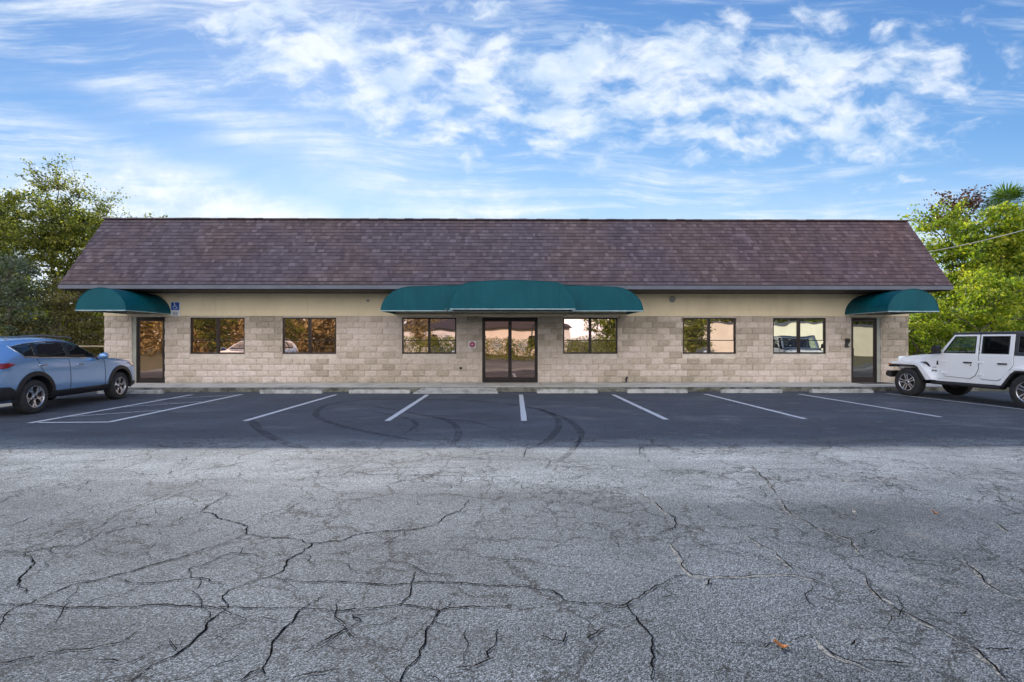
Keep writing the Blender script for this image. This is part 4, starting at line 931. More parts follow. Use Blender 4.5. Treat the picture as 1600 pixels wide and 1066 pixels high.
# ------------------------------------------------------------------ vehicles
def wheel(parent, x, y, r, rim, wd, side, style, spin=0.):
    """side=+1 outer face towards +x"""
    w_ = MB(); w_.lathe_x([(rim-.035, -wd/2+.02), (rim-.02, wd/2-.07), (rim-.05, wd/2-.085), (.05, wd/2-.10)], 36)
    o = w_.build('wheel', M['dark'], parent, smooth=True, auto=40); o.location = (x, y, r); o.rotation_euler = (0, 0, 0 if side > 0 else math.pi)
    t = MB(); t.lathe_x([(rim-.012, -wd/2+.01), (rim+.03, -wd/2), (r-.05, -wd/2), (r-.012, -wd/2+.025), (r, -wd/2+.06), (r, wd/2-.06), (r-.012, wd/2-.025), (r-.05, wd/2), (rim+.03, wd/2), (rim+.005, wd/2-.006), (rim-.012, wd/2-.012)], 48, False)
    t.build('tyre', M['rubber'], o, smooth=True, auto=50)
    m = MB(); m.lathe_x([(rim+.004, wd/2-.010), (rim-.004, wd/2-.004), (rim-.018, wd/2-.012), (rim-.028, wd/2-.05)], 48, False)
    xf = wd/2-.022
    def spoke(a0, r0, r1, w0, w1, off0=0., off1=0., dx=0.):
        ca, sa = math.cos(a0), math.sin(a0); vs = []
        for (rr_, ww, of, xx) in ((r0, w0, off0, xf-.012), (r1, w1, off1, xf+.004)):
            for s in (-1, 1):
                for xo in (xx+dx, xx-.035+dx):
                    ty = of + s*ww/2; vs.append((xo, rr_*ca - ty*sa, rr_*sa + ty*ca))
        m.add(vs, [(0,4,6,2), (1,3,7,5), (0,1,5,4), (2,6,7,3), (0,2,3,1), (4,5,7,6)])
    if style == 'star':
        for i in range(5):
            a = spin + i*2*math.pi/5
            spoke(a, .045, rim*.62, .045, .05); spoke(a, rim*.55, rim-.01, .04, .05, .0, .055); spoke(a, rim*.55, rim-.01, .04, .05, 0, -.055)
    else:
        for i in range(5):
            a = spin + i*2*math.pi/5
            for s in (-1, 1): spoke(a, .05, rim-.012, .028, .036, s*.022, s*.042)
    m.lathe_x([(.065, xf-.03), (.062, xf+.0), (.045, xf+.008)], 20)
    m.build('rim', M['alloy'], o, bevel=.003)
    h = MB(); h.lathe_x([(.034, xf+.006), (.03, xf+.014), (.01, xf+.016)], 16); h.build('hub_cap', M['dark'], o)
    return o
def patch(outline, bvh, axis, side, off=.004, grid=.05):
    """drape a flat outline onto a body; axis 'x': outline (y,z) cast from side x; 'y': outline (x,z) cast along y"""
    xs_ = [p[0] for p in outline]; zs_ = [p[1] for p in outline]; pts = [Vector(p) for p in outline]; n = len(pts); ext = []
    for i in range(n):
        a, b = pts[i], pts[(i+1) % n]; k = max(1, int((b-a).length/grid)); ext += [a.lerp(b, j/k) for j in range(k)]
    inner = []
    x = min(xs_)+grid*.5
    while x < max(xs_):
        z = min(zs_)+grid*.5
        while z < max(zs_): inner.append(Vector((x, z))); z += grid
        x += grid
    V, E, F, *_ = delaunay_2d_cdt(ext+inner, [], [list(range(len(ext)))], 1, 1e-5)
    out = []; ok = []
    for v in V:
        if axis == 'x': o, d = Vector((side*3, v.x, v.y)), Vector((-side, 0, 0))
        else: o, d = Vector((v.x, side*5, v.y)), Vector((0, -side, 0))
        h, nn, i_, dd = bvh.ray_cast(o, d)
        if h is None: out.append(Vector((0, 0, 0))); ok.append(False)
        else:
            if nn.dot(d) > 0: nn = -nn
            out.append(h + nn*off); ok.append(True)
    return out, [f for f in F if all(ok[i] for i in f)]
def apply_bool(o, cutter):
    def md(ob):
        m = ob.modifiers.new('c', 'BOOLEAN'); m.operation = 'DIFFERENCE'; m.object = cutter; m.solver = 'EXACT'
    bake(o, md); bpy.data.objects.remove(cutter)

# ---- silver blue crossover
car = empty('parked_crossover'); tag(car, 'silver blue crossover parked nose first in front of the left door', 'car', 'cars parked along the kerb')
ST = [  # y, w, zb, shoulder z, belt w, belt z, roof edge w, roof edge z, centre z
 (2.26,.62,.34,.62,.60,.74,.45,.77,.78), (2.20,.76,.28,.70,.74,.84,.55,.87,.88), (2.05,.86,.24,.78,.82,.93,.60,.96,.97), (1.75,.915,.24,.82,.86,1.00,.62,1.035,1.05), (1.30,.93,.24,.84,.88,1.045,.64,1.085,1.10), (.95,.93,.24,.86,.885,1.065,.66,1.105,1.13),
 (.78,.93,.24,.87,.885,1.075,.70,1.12,1.15), (.50,.93,.24,.88,.885,1.085,.72,1.25,1.29), (.20,.93,.24,.88,.885,1.095,.705,1.385,1.43), (-.12,.93,.24,.89,.885,1.10,.69,1.495,1.55), (-.50,.93,.24,.90,.885,1.11,.675,1.535,1.60), (-1.0,.93,.24,.91,.885,1.12,.665,1.54,1.61),
 (-1.45,.93,.24,.93,.88,1.14,.655,1.52,1.59), (-1.80,.92,.25,.95,.865,1.16,.64,1.48,1.55), (-2.0,.905,.27,.96,.84,1.16,.62,1.43,1.50), (-2.10,.885,.30,.95,.82,1.12,.60,1.27,1.30), (-2.18,.86,.32,.92,.79,1.04,.58,1.09,1.10), (-2.25,.80,.34,.84,.72,.94,.5,.96,.965)]
def body(stations, n_sub=2):
    vs = []; fs = []; K = 12
    for (y, w_, zb, zsh, wb, zbel, wr, zr, zc) in stations:
        half = [(0, zb), (w_*.78, zb), (w_*.965, zb+.07), (w_, zb+(zsh-zb)*.42), (w_*.992, zb+(zsh-zb)*.80), (w_*.985, zsh), (wb, zbel), (wb+(wr-wb)*.45, zbel+(zr-zbel)*.52), (wr, zr), (wr*.88, zr+(zc-zr)*.45), (wr*.5, zc-.006), (0, zc)]
        full = half + [(-x, z) for x, z in half[-2:0:-1]]
        vs += [(x, y, z) for x, z in full]
    P = 2*K-2; ns = len(stations)
    for i in range(ns-1):
        for j in range(P): fs.append([i*P+j, i*P+(j+1) % P, (i+1)*P+(j+1) % P, (i+1)*P+j])
    for i in (0, ns-1):
        for j in range(K-1):
            a, b = j, j+1; c, d = (P-j-1) % P, (P-j) % P
            f = [i*P+a, i*P+b, i*P+c, i*P+d]; f = list(dict.fromkeys(f))
            if len(f) >= 3: fs.append(f)
    m = MB(); m.add(vs, fs); return m
b_ = body(ST).build('body', M['bluepaint'], car, smooth=True)
def subs(o):
    m = o.modifiers.new('s', 'SUBSURF'); m.levels = 2; m.render_levels = 2
bake(b_, subs)
bm = bmesh.new(); bm.from_mesh(b_.data); bvh = BVHTree.FromBMesh(bm); bm.free()
WR = .352; FY, RYY = 1.335, -1.335
cut = MB()
for y in (FY, RYY):
    for s in (-1, 1):
        b = len(cut.v); n = 40
        for x in (s*1.2, s*.58):
            for j in range(n): a = 2*math.pi*j/n; cut.v.append((x, y+.425*math.cos(a), WR+.02+.425*math.sin(a)))
        for j in range(n): cut.f.append([b+j, b+(j+1)%n, b+n+(j+1)%n, b+n+j]); cut.m.append(0)
        cut.f.append([b+j for j in range(n)]); cut.f.append([b+n+j for j in range(n)]); cut.m += [0, 0]
cut = cut.build('cut', M['dark']); apply_bool(b_, cut)
b_.data.polygons.foreach_set('use_smooth', [True]*len(b_.data.polygons)); b_.data.set_sharp_from_angle(angle=R(50))
q = MB(); q.prism([(-2.1,.26),(2.1,.26),(2.1,.5),(-2.1,.5)], -.57, .57); q.build('underbody', M['dark'], car)
def drape(name, outline, m, axis='x', sides=(1, -1), off=.004, grid=.05):
    for s in sides:
        o = [(x, z) for x, z in outline]
        V, F = patch(o, bvh, axis, s, off, grid); k = MB(); k.add(V, F); ob = k.build(name, m, car, smooth=True)
        md = ob.modifiers.new('s', 'SOLIDIFY'); md.thickness = .006; md.offset = 1 if False else 0
drape('window_surround', [(.72,1.075),(.50,1.20),(.18,1.365),(-.12,1.46),(-.50,1.495),(-1.0,1.495),(-1.40,1.455),(-1.62,1.415),(-1.78,1.40),(-1.70,1.30),(-1.54,1.155),(-1.0,1.135),(-.3,1.11)], M['chrome'], off=.003)
drape('window_recess', [(.66,1.095),(.48,1.195),(.17,1.345),(-.12,1.445),(-.50,1.478),(-1.0,1.478),(-1.40,1.44),(-1.62,1.40),(-1.72,1.382),(-1.67,1.30),(-1.53,1.18),(-1.0,1.158),(-.3,1.13)], M['dark'], off=.007)
drape('front_side_glass', [(.60,1.115),(.45,1.19),(.16,1.325),(-.12,1.422),(-.33,1.45),(-.36,1.145)], M['tinted'], off=.012)
drape('rear_side_glass', [(-.46,1.15),(-.42,1.458),(-.85,1.463),(-1.17,1.445),(-1.24,1.175)], M['tinted'], off=.012)
drape('quarter_glass', [(-1.31,1.185),(-1.25,1.435),(-1.60,1.385),(-1.69,1.37),(-1.64,1.30),(-1.52,1.195)], M['tinted'], off=.012)
drape('sill_cladding', [(.92,.30),(.92,.40),(.84,.435),(-.84,.435),(-.92,.40),(-.92,.30)], M['dark'], off=.012)
drape('lower_bumper_cladding', [(-1.79,.36),(-1.82,.52),(-1.95,.60),(-2.22,.62),(-2.24,.40),(-2.1,.34)], M['dark'], off=.012)
drape('lower_bumper_cladding', [(1.79,.32),(1.82,.46),(2.0,.42),(2.2,.42),(2.2,.32)], M['dark'], off=.012)
drape('tail_lamp', [(-1.80,1.045),(-1.95,1.065),(-2.11,1.06),(-2.12,.955),(-2.0,.965),(-1.9,1.0)], M['red'], off=.012, grid=.03)
drape('headlight', [(1.68,.945),(1.85,.965),(2.06,.90),(2.12,.83),(1.98,.82),(1.82,.87)], M['lens'], off=.010, grid=.03)
for ys in ((.74, 1.06, .42), (-.40, 1.10, .44), ):
    drape('door_seam', [(ys[0]-.004, ys[1]), (ys[0]+.004, ys[1]), (ys[0]+.004, ys[2]), (ys[0]-.004, ys[2])], M['dark'], off=.002, grid=.04)
drape('door_seam', [(-1.27,1.15),(-1.262,1.15),(-1.20,.95),(-1.03,.68),(-.93,.46),(-.938,.46),(-1.038,.68),(-1.208,.95)], M['dark'], off=.002, grid=.04)
drape('windshield', [(-.62,1.17),(.62,1.17),(.56,1.47),(-.56,1.47)], M['tinted'], 'y', (1,), .006)
drape('rear_window', [(-.60,1.16),(.60,1.16),(.54,1.44),(-.54,1.44)], M['tinted'], 'y', (-1,), .006)
drape('grille', [(-.45,.62),(.45,.62),(.5,.74),(-.5,.74)], M['dark'], 'y', (1,), .008)
drape('licence_plate', [(-.26,.70),(.26,.70),(.26,.83),(-.26,.83)], M['white'], 'y', (-1,), .012)
drape('tail_lamp_bar', [(-.7,.96),(.7,.96),(.7,1.01),(-.7,1.01)], M['red'], 'y', (-1,), .010)
for s in (1, -1):
    for y in (FY, RYY):
        k = MB(); vs = []; n = 30
        for i in range(n+1):
            a = math.pi*(-.06 + 1.12*i/n); row = []
            for rr_ in (.418, .505):
                yy_, zz_ = y+rr_*math.cos(a), WR+.02+rr_*math.sin(a)
                h, nn, _, _ = bvh.ray_cast(Vector((s*3, yy_, zz_)), Vector((-s, 0, 0)))
                hx = h.x if h else s*.9
                if abs(hx) < .80: hx = s*.86
                row.append(Vector((hx, yy_, zz_)))
            a0 = (row[0].x)
            vs += [Vector((s*.62, row[0].y, row[0].z)), row[0]+Vector((s*.018, 0, 0)), row[1]+Vector((s*.014, 0, 0)), row[1]-Vector((s*.01, 0, 0))]
        k.add(vs, [(4*i+j, 4*i+4+j, 4*i+5+j, 4*i+1+j) for i in range(n) for j in range(3)])
        k.build('wheel_arch_cladding', M['dark'], car, smooth=True, auto=50)
        wheel(car, s*.80, y, WR, .225, .23, s, 'star', spin=.3 if y > 0 else .9)
    for y, z in ((-1.17, 1.0), (-.11, .965)):
        h, nn, _, _ = bvh.ray_cast(Vector((s*3, y, z)), Vector((-s, 0, 0)))
        k = MB(); k.tube([(h.x-s*.005, y+.10, z), (h.x+s*.028, y+.085, z), (h.x+s*.032, y, z+.002), (h.x+s*.028, y-.085, z), (h.x-s*.005, y-.10, z)], [.012, .014, .015, .014, .012], 8); k.build('door_handle', M['chrome'], car, smooth=True)
    k = MB(); k.tube([(s*.63, .02, 1.54), (s*.655, -.05, 1.585), (s*.655, -.9, 1.62), (s*.64, -1.6, 1.575), (s*.62, -1.72, 1.53)], .014, 8); k.build('roof_rail', M['greyalloy'], car, smooth=True)
    k = MB()
    pr_ = [(.93, .50, 1.11, .07, .055), (.97, .52, 1.13, .10, .078), (1.05, .53, 1.14, .11, .085), (1.10, .54, 1.145, .06, .05)]
    rings = []
    for (x, y, z, ry, rz) in pr_: rings.append([(s*x, y+ry*math.cos(2*math.pi*j/12)*.8, z+rz*math.sin(2*math.pi*j/12)) for j in range(12)])
    for rg in rings: k.v += rg
    for i in range(3):
        for j in range(12): k.f.append([i*12+j, i*12+(j+1)%12, (i+1)*12+(j+1)%12, (i+1)*12+j]); k.m.append(0)
    k.f.append(list(range(12))); k.f.append([36+j for j in range(12)]); k.m += [0, 0]
    o = k.build('wing_mirror', M['bluepaint'], car, smooth=True)
    k = MB(); k.tube([(s*.87, .53, 1.075), (s*.95, .53, 1.09)], [.035, .025], 8); k.build('mirror_stalk', M['dark'], o)
SC = 1.035
A = (-10.267, 13.90); B = (-9.976, 10.905); hd = math.atan2(A[0]-B[0], A[1]-B[1]); mid = ((A[0]+B[0])/2, (A[1]+B[1])/2)
off = .92*SC
car.scale = (SC,)*3; car.rotation_euler = (0, 0, -hd); car.location = (mid[0]-off*math.cos(hd), mid[1]+off*math.sin(hd), 0)

# ---- white off-road vehicle
jp = empty('parked_offroader'); tag(jp, 'white four door off-road vehicle with black hardtop parked at the right', 'car', 'cars parked along the kerb')
fxs = lambda x, y, z: x if z <= 1.23 else (x - math.copysign((z-1.23)*.13, x))
q = MB(); q.prism([(1.02,1.20),(1.02,.56),(-1.0,.54),(-2.12,.58),(-2.16,1.22),(.60,1.235)], -.79, .79)
tub = q.build('body', M['whitepaint'], jp, bevel=.02)
bake(tub, lambda o: None)
q = MB(); q.prism([(-.98,.2),(-1.02,.52),(-1.22,.90),(-1.80,.90),(-2.02,.52),(-2.05,.2)], -.60, -1.2); q.prism([(-.98,.2),(-1.02,.52),(-1.22,.90),(-1.80,.90),(-2.02,.52),(-2.05,.2)], .60, 1.2)
apply_bool(tub, q.build('cut', M['dark']))
q = MB()  # hood, tapered
hs_ = [(1.00,.715,1.235,.80), (1.5,.675,1.195,.78), (1.85,.625,1.15,.76), (2.0,.60,1.09,.76)]
rings = []
for y, w_, zt_, zb_ in hs_: rings.append([(-w_, y, zb_), (-w_, y, zt_-.09), (-w_+.035, y, zt_-.035), (-w_*.6, y, zt_), (0, y, zt_+.012), (w_*.6, y, zt_), (w_-.035, y, zt_-.035), (w_, y, zt_-.09), (w_, y, zb_)])
for rg in rings: q.v += rg
for i in range(len(rings)-1):
    for j in range(8): q.f.append([i*9+j, i*9+j+1, (i+1)*9+j+1, (i+1)*9+j]); q.m.append(0)
q.f.append(list(range(9))); q.f.append([27+j for j in range(9)]); q.m += [0, 0]
q.build('hood', M['whitepaint'], jp, smooth=True, auto=35)
q = MB(); q.prism([(.62,1.235),(1.02,1.235),(1.02,1.20),(.98,1.26),(.62,1.27)], -.70, .70); q.build('cowl', M['dark'], jp)
q = MB(); q.prism([(2.0,.74),(2.06,.76),(2.05,1.10),(2.0,1.13)], -.60, .60); gr = q.build('grille', M['whitepaint'], jp, bevel=.01)
q = MB()
for i in range(7): q.box(-.27+.09*i-.022, -.27+.09*i+.022, 2.045, 2.062, .82, 1.06)
q.build('grille_slots', M['dark'], gr)
for s in (-1, 1):
    q = MB(); q.lathe_x([(.085, 0), (.085, .03), (.06, .045)], 20); o = q.build('headlight', M['lens'], jp, smooth=True, auto=40); o.location = (s*.42, 2.04, .97); o.rotation_euler = (0, 0, R(90))
q = MB(); q.prism([(2.02,.50),(2.20,.54),(2.22,.62),(2.18,.69),(2.02,.70)], -.86, .86); q.build('front_bumper', M['dark'], jp, bevel=.03)
q = MB(); q.prism([(-2.14,.50),(-2.30,.52),(-2.30,.66),(-2.14,.68)], -.80, .80); q.build('rear_bumper', M['dark'], jp, bevel=.03)
ff_o = [(2.06,.86),(2.03,.945),(1.92,.985),(1.20,.985),(1.05,.94),(.70,.52)]
ff_i = [(2.03,.85),(1.99,.885),(1.90,.90),(1.24,.90),(1.14,.85),(.90,.50)]
rf_o = [(-.86,.50),(-1.12,.86),(-1.24,.945),(-1.82,.945),(-1.98,.88),(-2.14,.58)]
rf_i = [(-.98,.50),(-1.18,.80),(-1.27,.875),(-1.79,.875),(-1.90,.82),(-2.04,.56)]
def band(m, o_, i_, x0, x1): m.prism(o_ + i_[::-1], x0, x1)
for s in (-1, 1):
    q = MB(); band(q, ff_o, ff_i, s*.60, s*.925); q.build('front_fender', M['whitepaint'], jp, bevel=.018)
    lip = [(y*1., z-.032) for y, z in ff_i]; up_ = [(y, z-.002) for y, z in ff_i]
    q = MB(); band(q, up_, [(2.0,.82),(1.97,.85),(1.88,.862),(1.27,.862),(1.19,.82),(.97,.49)], s*.58, s*.935); q.build('fender_lip', M['dark'], jp)
    q = MB(); band(q, rf_o, rf_i, s*.66, s*.925); q.build('rear_fender', M['whitepaint'], jp, bevel=.018)
    q = MB(); band(q, [(y, z-.002) for y, z in rf_i], [(-1.04,.48),(-1.22,.77),(-1.30,.84),(-1.76,.84),(-1.86,.79),(-1.99,.56)], s*.60, s*.935); q.build('fender_lip', M['dark'], jp)
    q = MB(); q.box(s*.86, s*.93, 1.93, 2.045, .87, .925); q.build('side_marker_lamp', M['amber'], jp, bevel=.008)
    # doors
    d1 = [(.52,1.225),(.52,.70),(.47,.64),(-.17,.615),(-.29,.70),(-.36,.86),(-.36,1.225)]
    d2 = [(-.40,1.225),(-.40,.66),(-.46,.62),(-.80,.61),(-.90,.66),(-1.13,.98),(-1.15,1.06),(-1.15,1.225)]
    for nm, dd, outer, hole, gm in (('front_door', d1, [(.60,1.215),(.26,1.735),(-.36,1.735),(-.36,1.215)], [(.49,1.265),(.215,1.685),(-.29,1.685),(-.29,1.265)], 'clear'),
                                    ('rear_door', d2, [(-.40,1.215),(-.40,1.735),(-1.15,1.735),(-1.15,1.215)], [(-.46,1.265),(-.46,1.685),(-1.05,1.685),(-1.05,1.265)], 'smoke')):
        cyy = sum(p[0] for p in dd)/len(dd); gp = MB(); gp.prism([(cyy+(y-cyy)*1.022, .92+(z-.92)*(1.03 if z < .92 else 1.0)) for y, z in dd], s*.78, s*.7925); gp = gp.build('door_gap', M['dark'])
        q = MB(); q.prism(dd, s*.785, s*.812); q.frame(outer, hole, s*.775, s*.808, fxs)
        d = q.build(nm, M['whitepaint'], jp, bevel=.008); gp.parent = d
        q = MB(); h2 = [((y-sum(p[0] for p in hole)/4)*1.02+sum(p[0] for p in hole)/4, (z-1.475)*1.02+1.475) for y, z in hole]
        q.prism(h2, s*.786, s*.792, fxs); q.build('side_window', M[gm], d)
        q = MB(); q.frame([((y-sum(p[0] for p in hole)/4)*1.05+sum(p[0] for p in hole)/4, (z-1.475)*1.05+1.475) for y, z in hole], [((y-sum(p[0] for p in hole)/4)*.97+sum(p[0] for p in hole)/4, (z-1.475)*.97+1.475) for y, z in hole], s*.79, s*.8115, fxs); q.build('window_seal', M['dark'], d)
        hy = -.13 if nm == 'front_door' else -.93
        q = MB(); q.box(s*.81, s*.842, hy-.10, hy+.10, 1.005, 1.04); q.box(s*.81, s*.835, hy-.085, hy-.06, .945, .975) if nm == 'front_door' else None; q.build('door_handle', M['dark'], d, bevel=.008)
        fy = .52 if nm == 'front_door' else -.40
        for hz in (1.045, .735):
            q = MB(); q.box(s*.805, s*.826, fy-.10, fy+.035, hz-.022, hz+.012); q.tube([(s*.822, fy+.012, hz-.035), (s*.822, fy+.012, hz+.025)], .013, 8); q.build('hinge', M['whitepaint'], d, bevel=.004)
    # hard top quarter
    outer = [(-1.17,1.235),(-1.17,1.76),(-2.10,1.73),(-2.16,1.235)]; hole = [(-1.24,1.31),(-1.24,1.68),(-1.92,1.66),(-1.96,1.31)]
    q = MB(); q.frame(outer, hole, s*.765, s*.80, fxs); qq = q.build('hardtop_side', M['hardtop'], jp, bevel=.008)
    q = MB(); q.prism(hole, s*.780, s*.786, fxs); q.build('side_window', M['smoke'], qq)
    q = MB(); q.box(s*.82, s*.885, -.93, .80, .405, .47); q.prism([(.85,.50),(.80,.40),(-.93,.40),(-.98,.50)], s*.70, s*.82); q.build('side_step', M['dark'], jp, bevel=.02)
    q = MB(); q.box(s*.79, s*.797, -.95, .92, .50, .56); q.build('lower_sill', M['whitepaint'], jp, bevel=.004)
    # vent + badge
    q = MB(); q.prism([(1.16,1.0),(.98,1.0),(.90,.93),(.87,.86),(.93,.88),(1.0,.94)], s*.76, s*.803); q.build('fender_vent', M['dark'], jp, bevel=.004)
    q = MB(); q.box(s*.79, s*.812, .655, .685, .955, 1.04); q.box(s*.79, s*.816, .645, .695, .935, .962); q.build('hood_latch', M['dark'], jp, bevel=.004)
    q = MB(); q.prism([(.66,1.27),(.50,1.27),(.47,1.42),(.52,1.46),(.63,1.45),(.67,1.37)], s*.89, s*1.03, None); q.box(s*.80, s*.92, .54, .60, 1.25, 1.30); q.build('wing_mirror', M['dark'], jp, bevel=.02)
    q = MB(); q.box(s*.70, s*.79, -2.20, -2.155, .98, 1.17); q.build('tail_lamp', M['red'], jp, bevel=.01)
text_mesh('Jeep', .085, M['dark'], jp, (-.7935, .76, .775), 'badge', rot=(R(90), 0, R(-90)), ext=.003)
text_mesh('SAHARA', .035, M['greyalloy'], jp, (-.7935, .76, .86), 'trim_badge', rot=(R(90), 0, R(-90)), ext=.002)
# windshield, roof
wsO = [(-.70,1.255),(.70,1.255),(.64,1.735),(-.64,1.735)]; wsI = [(-.64,1.30),(.64,1.30),(.59,1.685),(-.59,1.685)]
def wsp(x, z, d): t = (z-1.255)/.48; return Vector((x, .655-.36*t+d, z))
q = MB(); n = 4; b = 0
for d in (0, .05):
    for ring in (wsO, wsI): q.v += [tuple(wsp(x, z, d)) for x, z in ring]
for i in range(4):
    j = (i+1) % 4
    for f in ([i, j, 4+j, 4+i], [8+j, 8+i, 12+i, 12+j], [j, i, 8+i, 8+j], [4+i, 4+j, 12+j, 12+i]): q.f.append(f); q.m.append(0)
wf = q.build('windshield_frame', M['whitepaint'], jp, bevel=.008)
q = MB(); q.add([wsp(x, z, .02) for x, z in wsI] + [wsp(x, z, .026) for x, z in wsI], [(0,1,2,3), (7,6,5,4), (0,4,5,1), (1,5,6,2), (2,6,7,3), (3,7,4,0)]); q.build('windshield', M['clear'], wf)
q = MB(); q.prism([(.36,1.738),(.28,1.79),(-.3,1.805),(-1.4,1.80),(-2.08,1.775),(-2.14,1.74)], -.725, .725); q.build('hardtop_roof', M['hardtop'], jp, bevel=.02, seg=3)
q = MB(); q.box(-.66, .66, -2.145, -2.10, 1.24, 1.72); q.build('rear_window', M['smoke'], jp, bevel=.005)
# cabin
q = MB(); q.box(-.74, .74, -2.0, .95, .60, .66); q.build('floor_pan', M['dark'], jp)
q = MB(); q.prism([(.95,1.20),(.62,1.25),(.45,1.22),(.42,1.0),(.95,.9)], -.74, .74); q.build('dashboard', M['dark'], jp, bevel=.02)
for nm, x, y in (('front_seat', -.37, -.28), ('front_seat', .37, -.28), ('rear_seat', -.37, -1.12), ('rear_seat', .37, -1.12)):
    q = MB(); q.prism([(y+.42,.70),(y+.42,.86),(y,.90),(y-.12,1.36),(y-.20,1.38),(y-.20,.80),(y,.70)], x-.24, x+.24); q.prism([(y-.12,1.39),(y-.12,1.55),(y-.2,1.56),(y-.2,1.39)], x-.12, x+.12); q.build(nm, M['cloth'], jp, bevel=.03)
q = MB(); ring = [Vector((-.37+.18*math.cos(a), .30+.07*math.sin(a), 1.17+.16*math.sin(a))) for a in [2*math.pi*i/24 for i in range(25)]]
q.tube(ring, .014, 6, False); q.tube([(-.37, .45, 1.10), (-.37, .30, 1.17)], .03, 8); q.tube([ring[0], ring[12]], .012, 6); q.build('steering_wheel', M['dark'], jp, smooth=True)
q = MB()
for s in (-1, 1): q.tube([(s*.60, -.40, 1.2), (s*.60, -.42, 1.68), (s*.60, -1.2, 1.70), (s*.58, -1.95, 1.55), (s*.58, -2.0, 1.2)], .03, 8)
q.tube([(-.60, -.42, 1.68), (.60, -.42, 1.68)], .03, 8); q.build('roll_bar', M['dark'], jp, smooth=True)
for s in (-1, 1):
    for y in (1.47, -1.53): wheel(jp, s*.80, y, .405, .245, .25, s, 'twin', spin=.5 if y > 0 else .15)
sp_ = wheel(jp, 0, -2.40, .40, .235, .24, 1, 'twin'); sp_.rotation_euler = (0, 0, R(-90)); sp_.location = (0, -2.40, 1.0); sp_.name = 'spare_wheel'
q = MB(); q.tube([(-.72, 1.47, .40), (.72, 1.47, .40)], .05, 8); q.tube([(-.72, -1.53, .40), (.72, -1.53, .40)], .05, 8); q.box(-.45, .45, -2.0, 1.95, .44, .56); q.build('chassis', M['dark'], jp)
q = MB(); q.box(-.60, .60, 1.03, 1.95, .60, .80); q.build('engine_bay_liner', M['dark'], jp)
A = (11.278, 14.282); B = (11.715, 11.446); hd = math.atan2(A[0]-B[0], A[1]-B[1]); mid = ((A[0]+B[0])/2, (A[1]+B[1])/2); off = .925
jp.rotation_euler = (0, 0, -hd); jp.location = (mid[0]+off*math.cos(hd), mid[1]-off*math.sin(hd), 0); jp.scale = (.985,)*3

# ------------------------------------------------------------------ sky and sun
SUN_EL, SUN_AZ = R(27.7), R(-20)       # azimuth measured from +Y, negative = towards -X
w = bpy.data.worlds.new('World'); sc.world = w; w.use_nodes = True; t = w.node_tree; t.nodes.clear(); k = T(t)
sky = k.n('ShaderNodeTexSky', sky_type='NISHITA', sun_disc=False, sun_elevation=SUN_EL, sun_rotation=SUN_AZ, altitude=0, air_density=1.0, dust_density=.25, ozone_density=2.5).outputs[0]
gen = k.n('ShaderNodeTexCoord').outputs['Generated']; sp = k.n('ShaderNodeSeparateXYZ', {'Vector': gen})
ay = k.math('MAXIMUM', k.math('ABSOLUTE', sp.outputs[1]), .12); u = k.math('DIVIDE', sp.outputs[0], ay); v = k.math('DIVIDE', sp.outputs[2], ay)
uv = k.n('ShaderNodeCombineXYZ', {'X': u, 'Y': v, 'Z': 0.}).outputs[0]
# clear-sky colour: Nishita pulled towards a deeper, evener blue
f = k.smooth(v, .0, .75)
grad = k.ramp(v, [(0., (2.7, 3.6, 4.3)), (.22, (1.55, 2.7, 4.1)), (.42, (.70, 1.68, 3.3)), (.7, (.38, 1.08, 2.6))])
skd = k.mix(1., sky, (.6, .6, .62), 'MULTIPLY'); base = k.mix(.78, skd, grad)
warp = k.n('ShaderNodeTexNoise', {'Vector': uv, 'Scale': 3., 'Detail': 5., 'Roughness': .6}).outputs[1]
uvw = k.n('ShaderNodeVectorMath', {0: uv, 1: k.n('ShaderNodeVectorMath', {0: warp, 'Scale': .13}, operation='SCALE').outputs[0]}, operation='ADD').outputs[0]
pn = k.noise(k.mapping(uvw, loc=(.3, .1, 0), rot=(0, 0, R(-28)), scale=(1.0, 1.9, 1)), 10.5, 10, .55)
vc = k.math('MULTIPLY_ADD', k.math('MAXIMUM', k.math('SUBTRACT', k.math('MULTIPLY', u, -1.), .05), 0.), .24, .49)
dv = k.math('ABSOLUTE', k.math('SUBTRACT', v, vc)); band_ = k.smooth(dv, .23, .05)
ends = k.math('MULTIPLY', k.smooth(u, -.85, -.30), k.smooth(u, 1.15, .70))
thr = k.math('SUBTRACT', .605, k.math('MULTIPLY', k.math('MULTIPLY', band_, ends), .29))
puff = k.n('ShaderNodeMapRange', {'Value': pn, 'From Min': thr, 'From Max': k.math('ADD', thr, .31)}, interpolation_type='SMOOTHSTEP').outputs[0]
uvc = k.n('ShaderNodeVectorMath', {0: uv, 1: k.n('ShaderNodeVectorMath', {0: k.n('ShaderNodeTexNoise', {'Vector': uv, 'Scale': 1.6, 'Detail': 2.}).outputs[1], 'Scale': .16}, operation='SCALE').outputs[0]}, operation='ADD').outputs[0]
cu = k.mapping(uvc, rot=(0, 0, R(15)), scale=(.5, 3.6, 1))
cn = k.noise(cu, 2.4, 8, .60); cn2 = k.noise(k.mapping(uvc, rot=(0, 0, R(18)), scale=(1.6, 20, 1)), 2.4, 6, .65)
low = k.smooth(v, .50, .12); left = k.smooth(u, .45, -.8)
cf = k.math('ADD', cn, k.math('MULTIPLY', k.math('SUBTRACT', cn2, .5), .50))
th2 = k.math('SUBTRACT', .54, k.math('ADD', k.math('MULTIPLY', low, .22), k.math('MULTIPLY', left, .16)))
cir = k.n('ShaderNodeMapRange', {'Value': cf, 'From Min': th2, 'From Max': k.math('ADD', th2, .36)}, interpolation_type='SMOOTHSTEP').outputs[0]
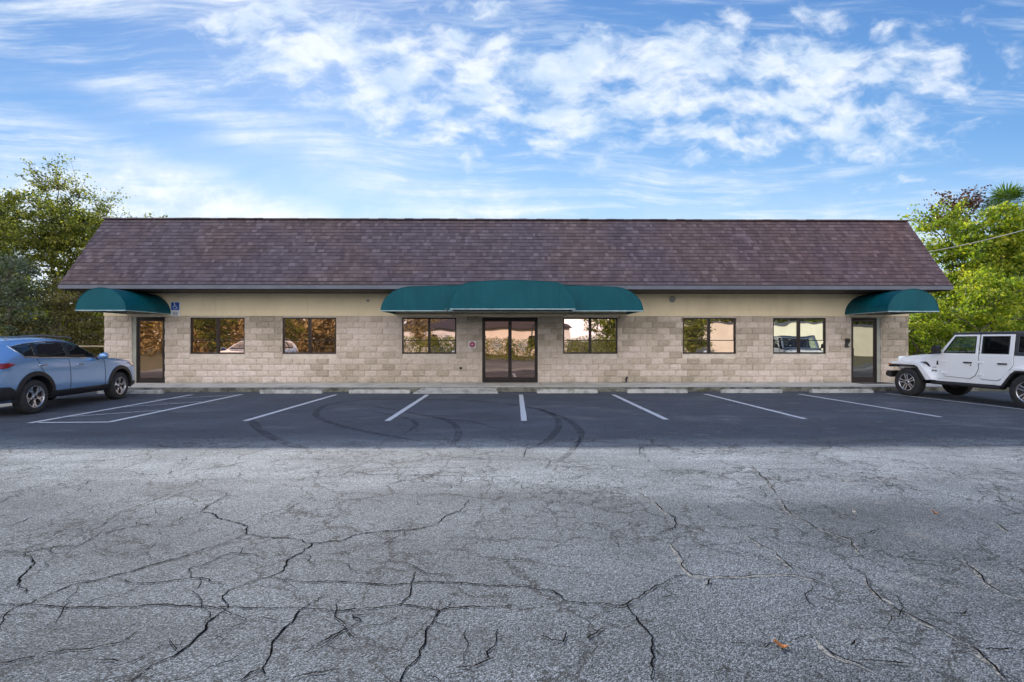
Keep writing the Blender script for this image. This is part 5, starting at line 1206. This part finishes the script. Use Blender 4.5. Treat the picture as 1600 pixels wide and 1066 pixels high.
gd = k.math('ABSOLUTE', k.math('SUBTRACT', k.math('ADD', v, k.math('MULTIPLY', k.math('SUBTRACT', cn, .5), .15)), k.math('MULTIPLY_ADD', u, -.33, .19)))
gap = k.math('MULTIPLY', k.smooth(gd, .085, .01), k.smooth(u, .15, -.45))
cir = k.math('MULTIPLY', cir, k.math('SUBTRACT', 1., k.math('MULTIPLY', gap, .85)))
veil = k.math('MULTIPLY', k.smooth(v, .36, .14), .40)
cl = k.math('MAXIMUM', k.math('MULTIPLY', cir, .92), veil)
cl = k.math('MAXIMUM', cl, k.math('MULTIPLY', puff, .85))
shade = k.noise(k.mapping(uvw, loc=(.33, .14, 0), rot=(0, 0, R(-24)), scale=(1, 1.6, 1)), 9., 6, .6)
ccol = k.mix(k.smooth(shade, .35, .62), (2.8, 3.35, 4.0), (3.95, 4.15, 4.4))
front = k.mix(cl, base, ccol)
# the half of the sky opposite the sun: cumulus added out of view, made extra bright to light the shaded facade
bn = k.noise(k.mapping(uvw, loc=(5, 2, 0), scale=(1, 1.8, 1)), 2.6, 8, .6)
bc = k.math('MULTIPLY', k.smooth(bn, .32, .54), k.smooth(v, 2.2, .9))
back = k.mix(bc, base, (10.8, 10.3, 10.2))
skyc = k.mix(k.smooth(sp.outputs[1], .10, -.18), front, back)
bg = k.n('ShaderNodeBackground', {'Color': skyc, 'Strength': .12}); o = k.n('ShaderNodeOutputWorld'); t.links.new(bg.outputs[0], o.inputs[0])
w.cycles.sampling_method = 'MANUAL'; w.cycles.sample_map_resolution = 512
sl_ = bpy.data.lights.new('Sun', 'SUN'); sl_.energy = 2.7; sl_.angle = R(.53); sl_.color = (1, .95, .87); so = link(bpy.data.objects.new('sun', sl_))
d = Vector((math.sin(SUN_AZ)*math.cos(SUN_EL), math.cos(SUN_AZ)*math.cos(SUN_EL), math.sin(SUN_EL))); so.rotation_euler = d.to_track_quat('Z', 'Y').to_euler(); so.location = (-20, 50, 40)

cd = bpy.data.cameras.new('Camera'); cd.lens = 18; cd.sensor_width = 36; cd.clip_end = 3000; cam = link(bpy.data.objects.new('camera', cd))
cam.location = (0, 0, CAMH); cam.rotation_euler = (R(90), 0, -YAW); sc.camera = cam
sc.view_settings.view_transform = 'Standard'; sc.view_settings.look = 'None'; sc.view_settings.gamma = 1; sc.view_settings.exposure = 1.12
sc.cycles.max_bounces = 6; sc.cycles.transparent_max_bounces = 12; sc.cycles.diffuse_bounces = 3; sc.cycles.use_denoising = True
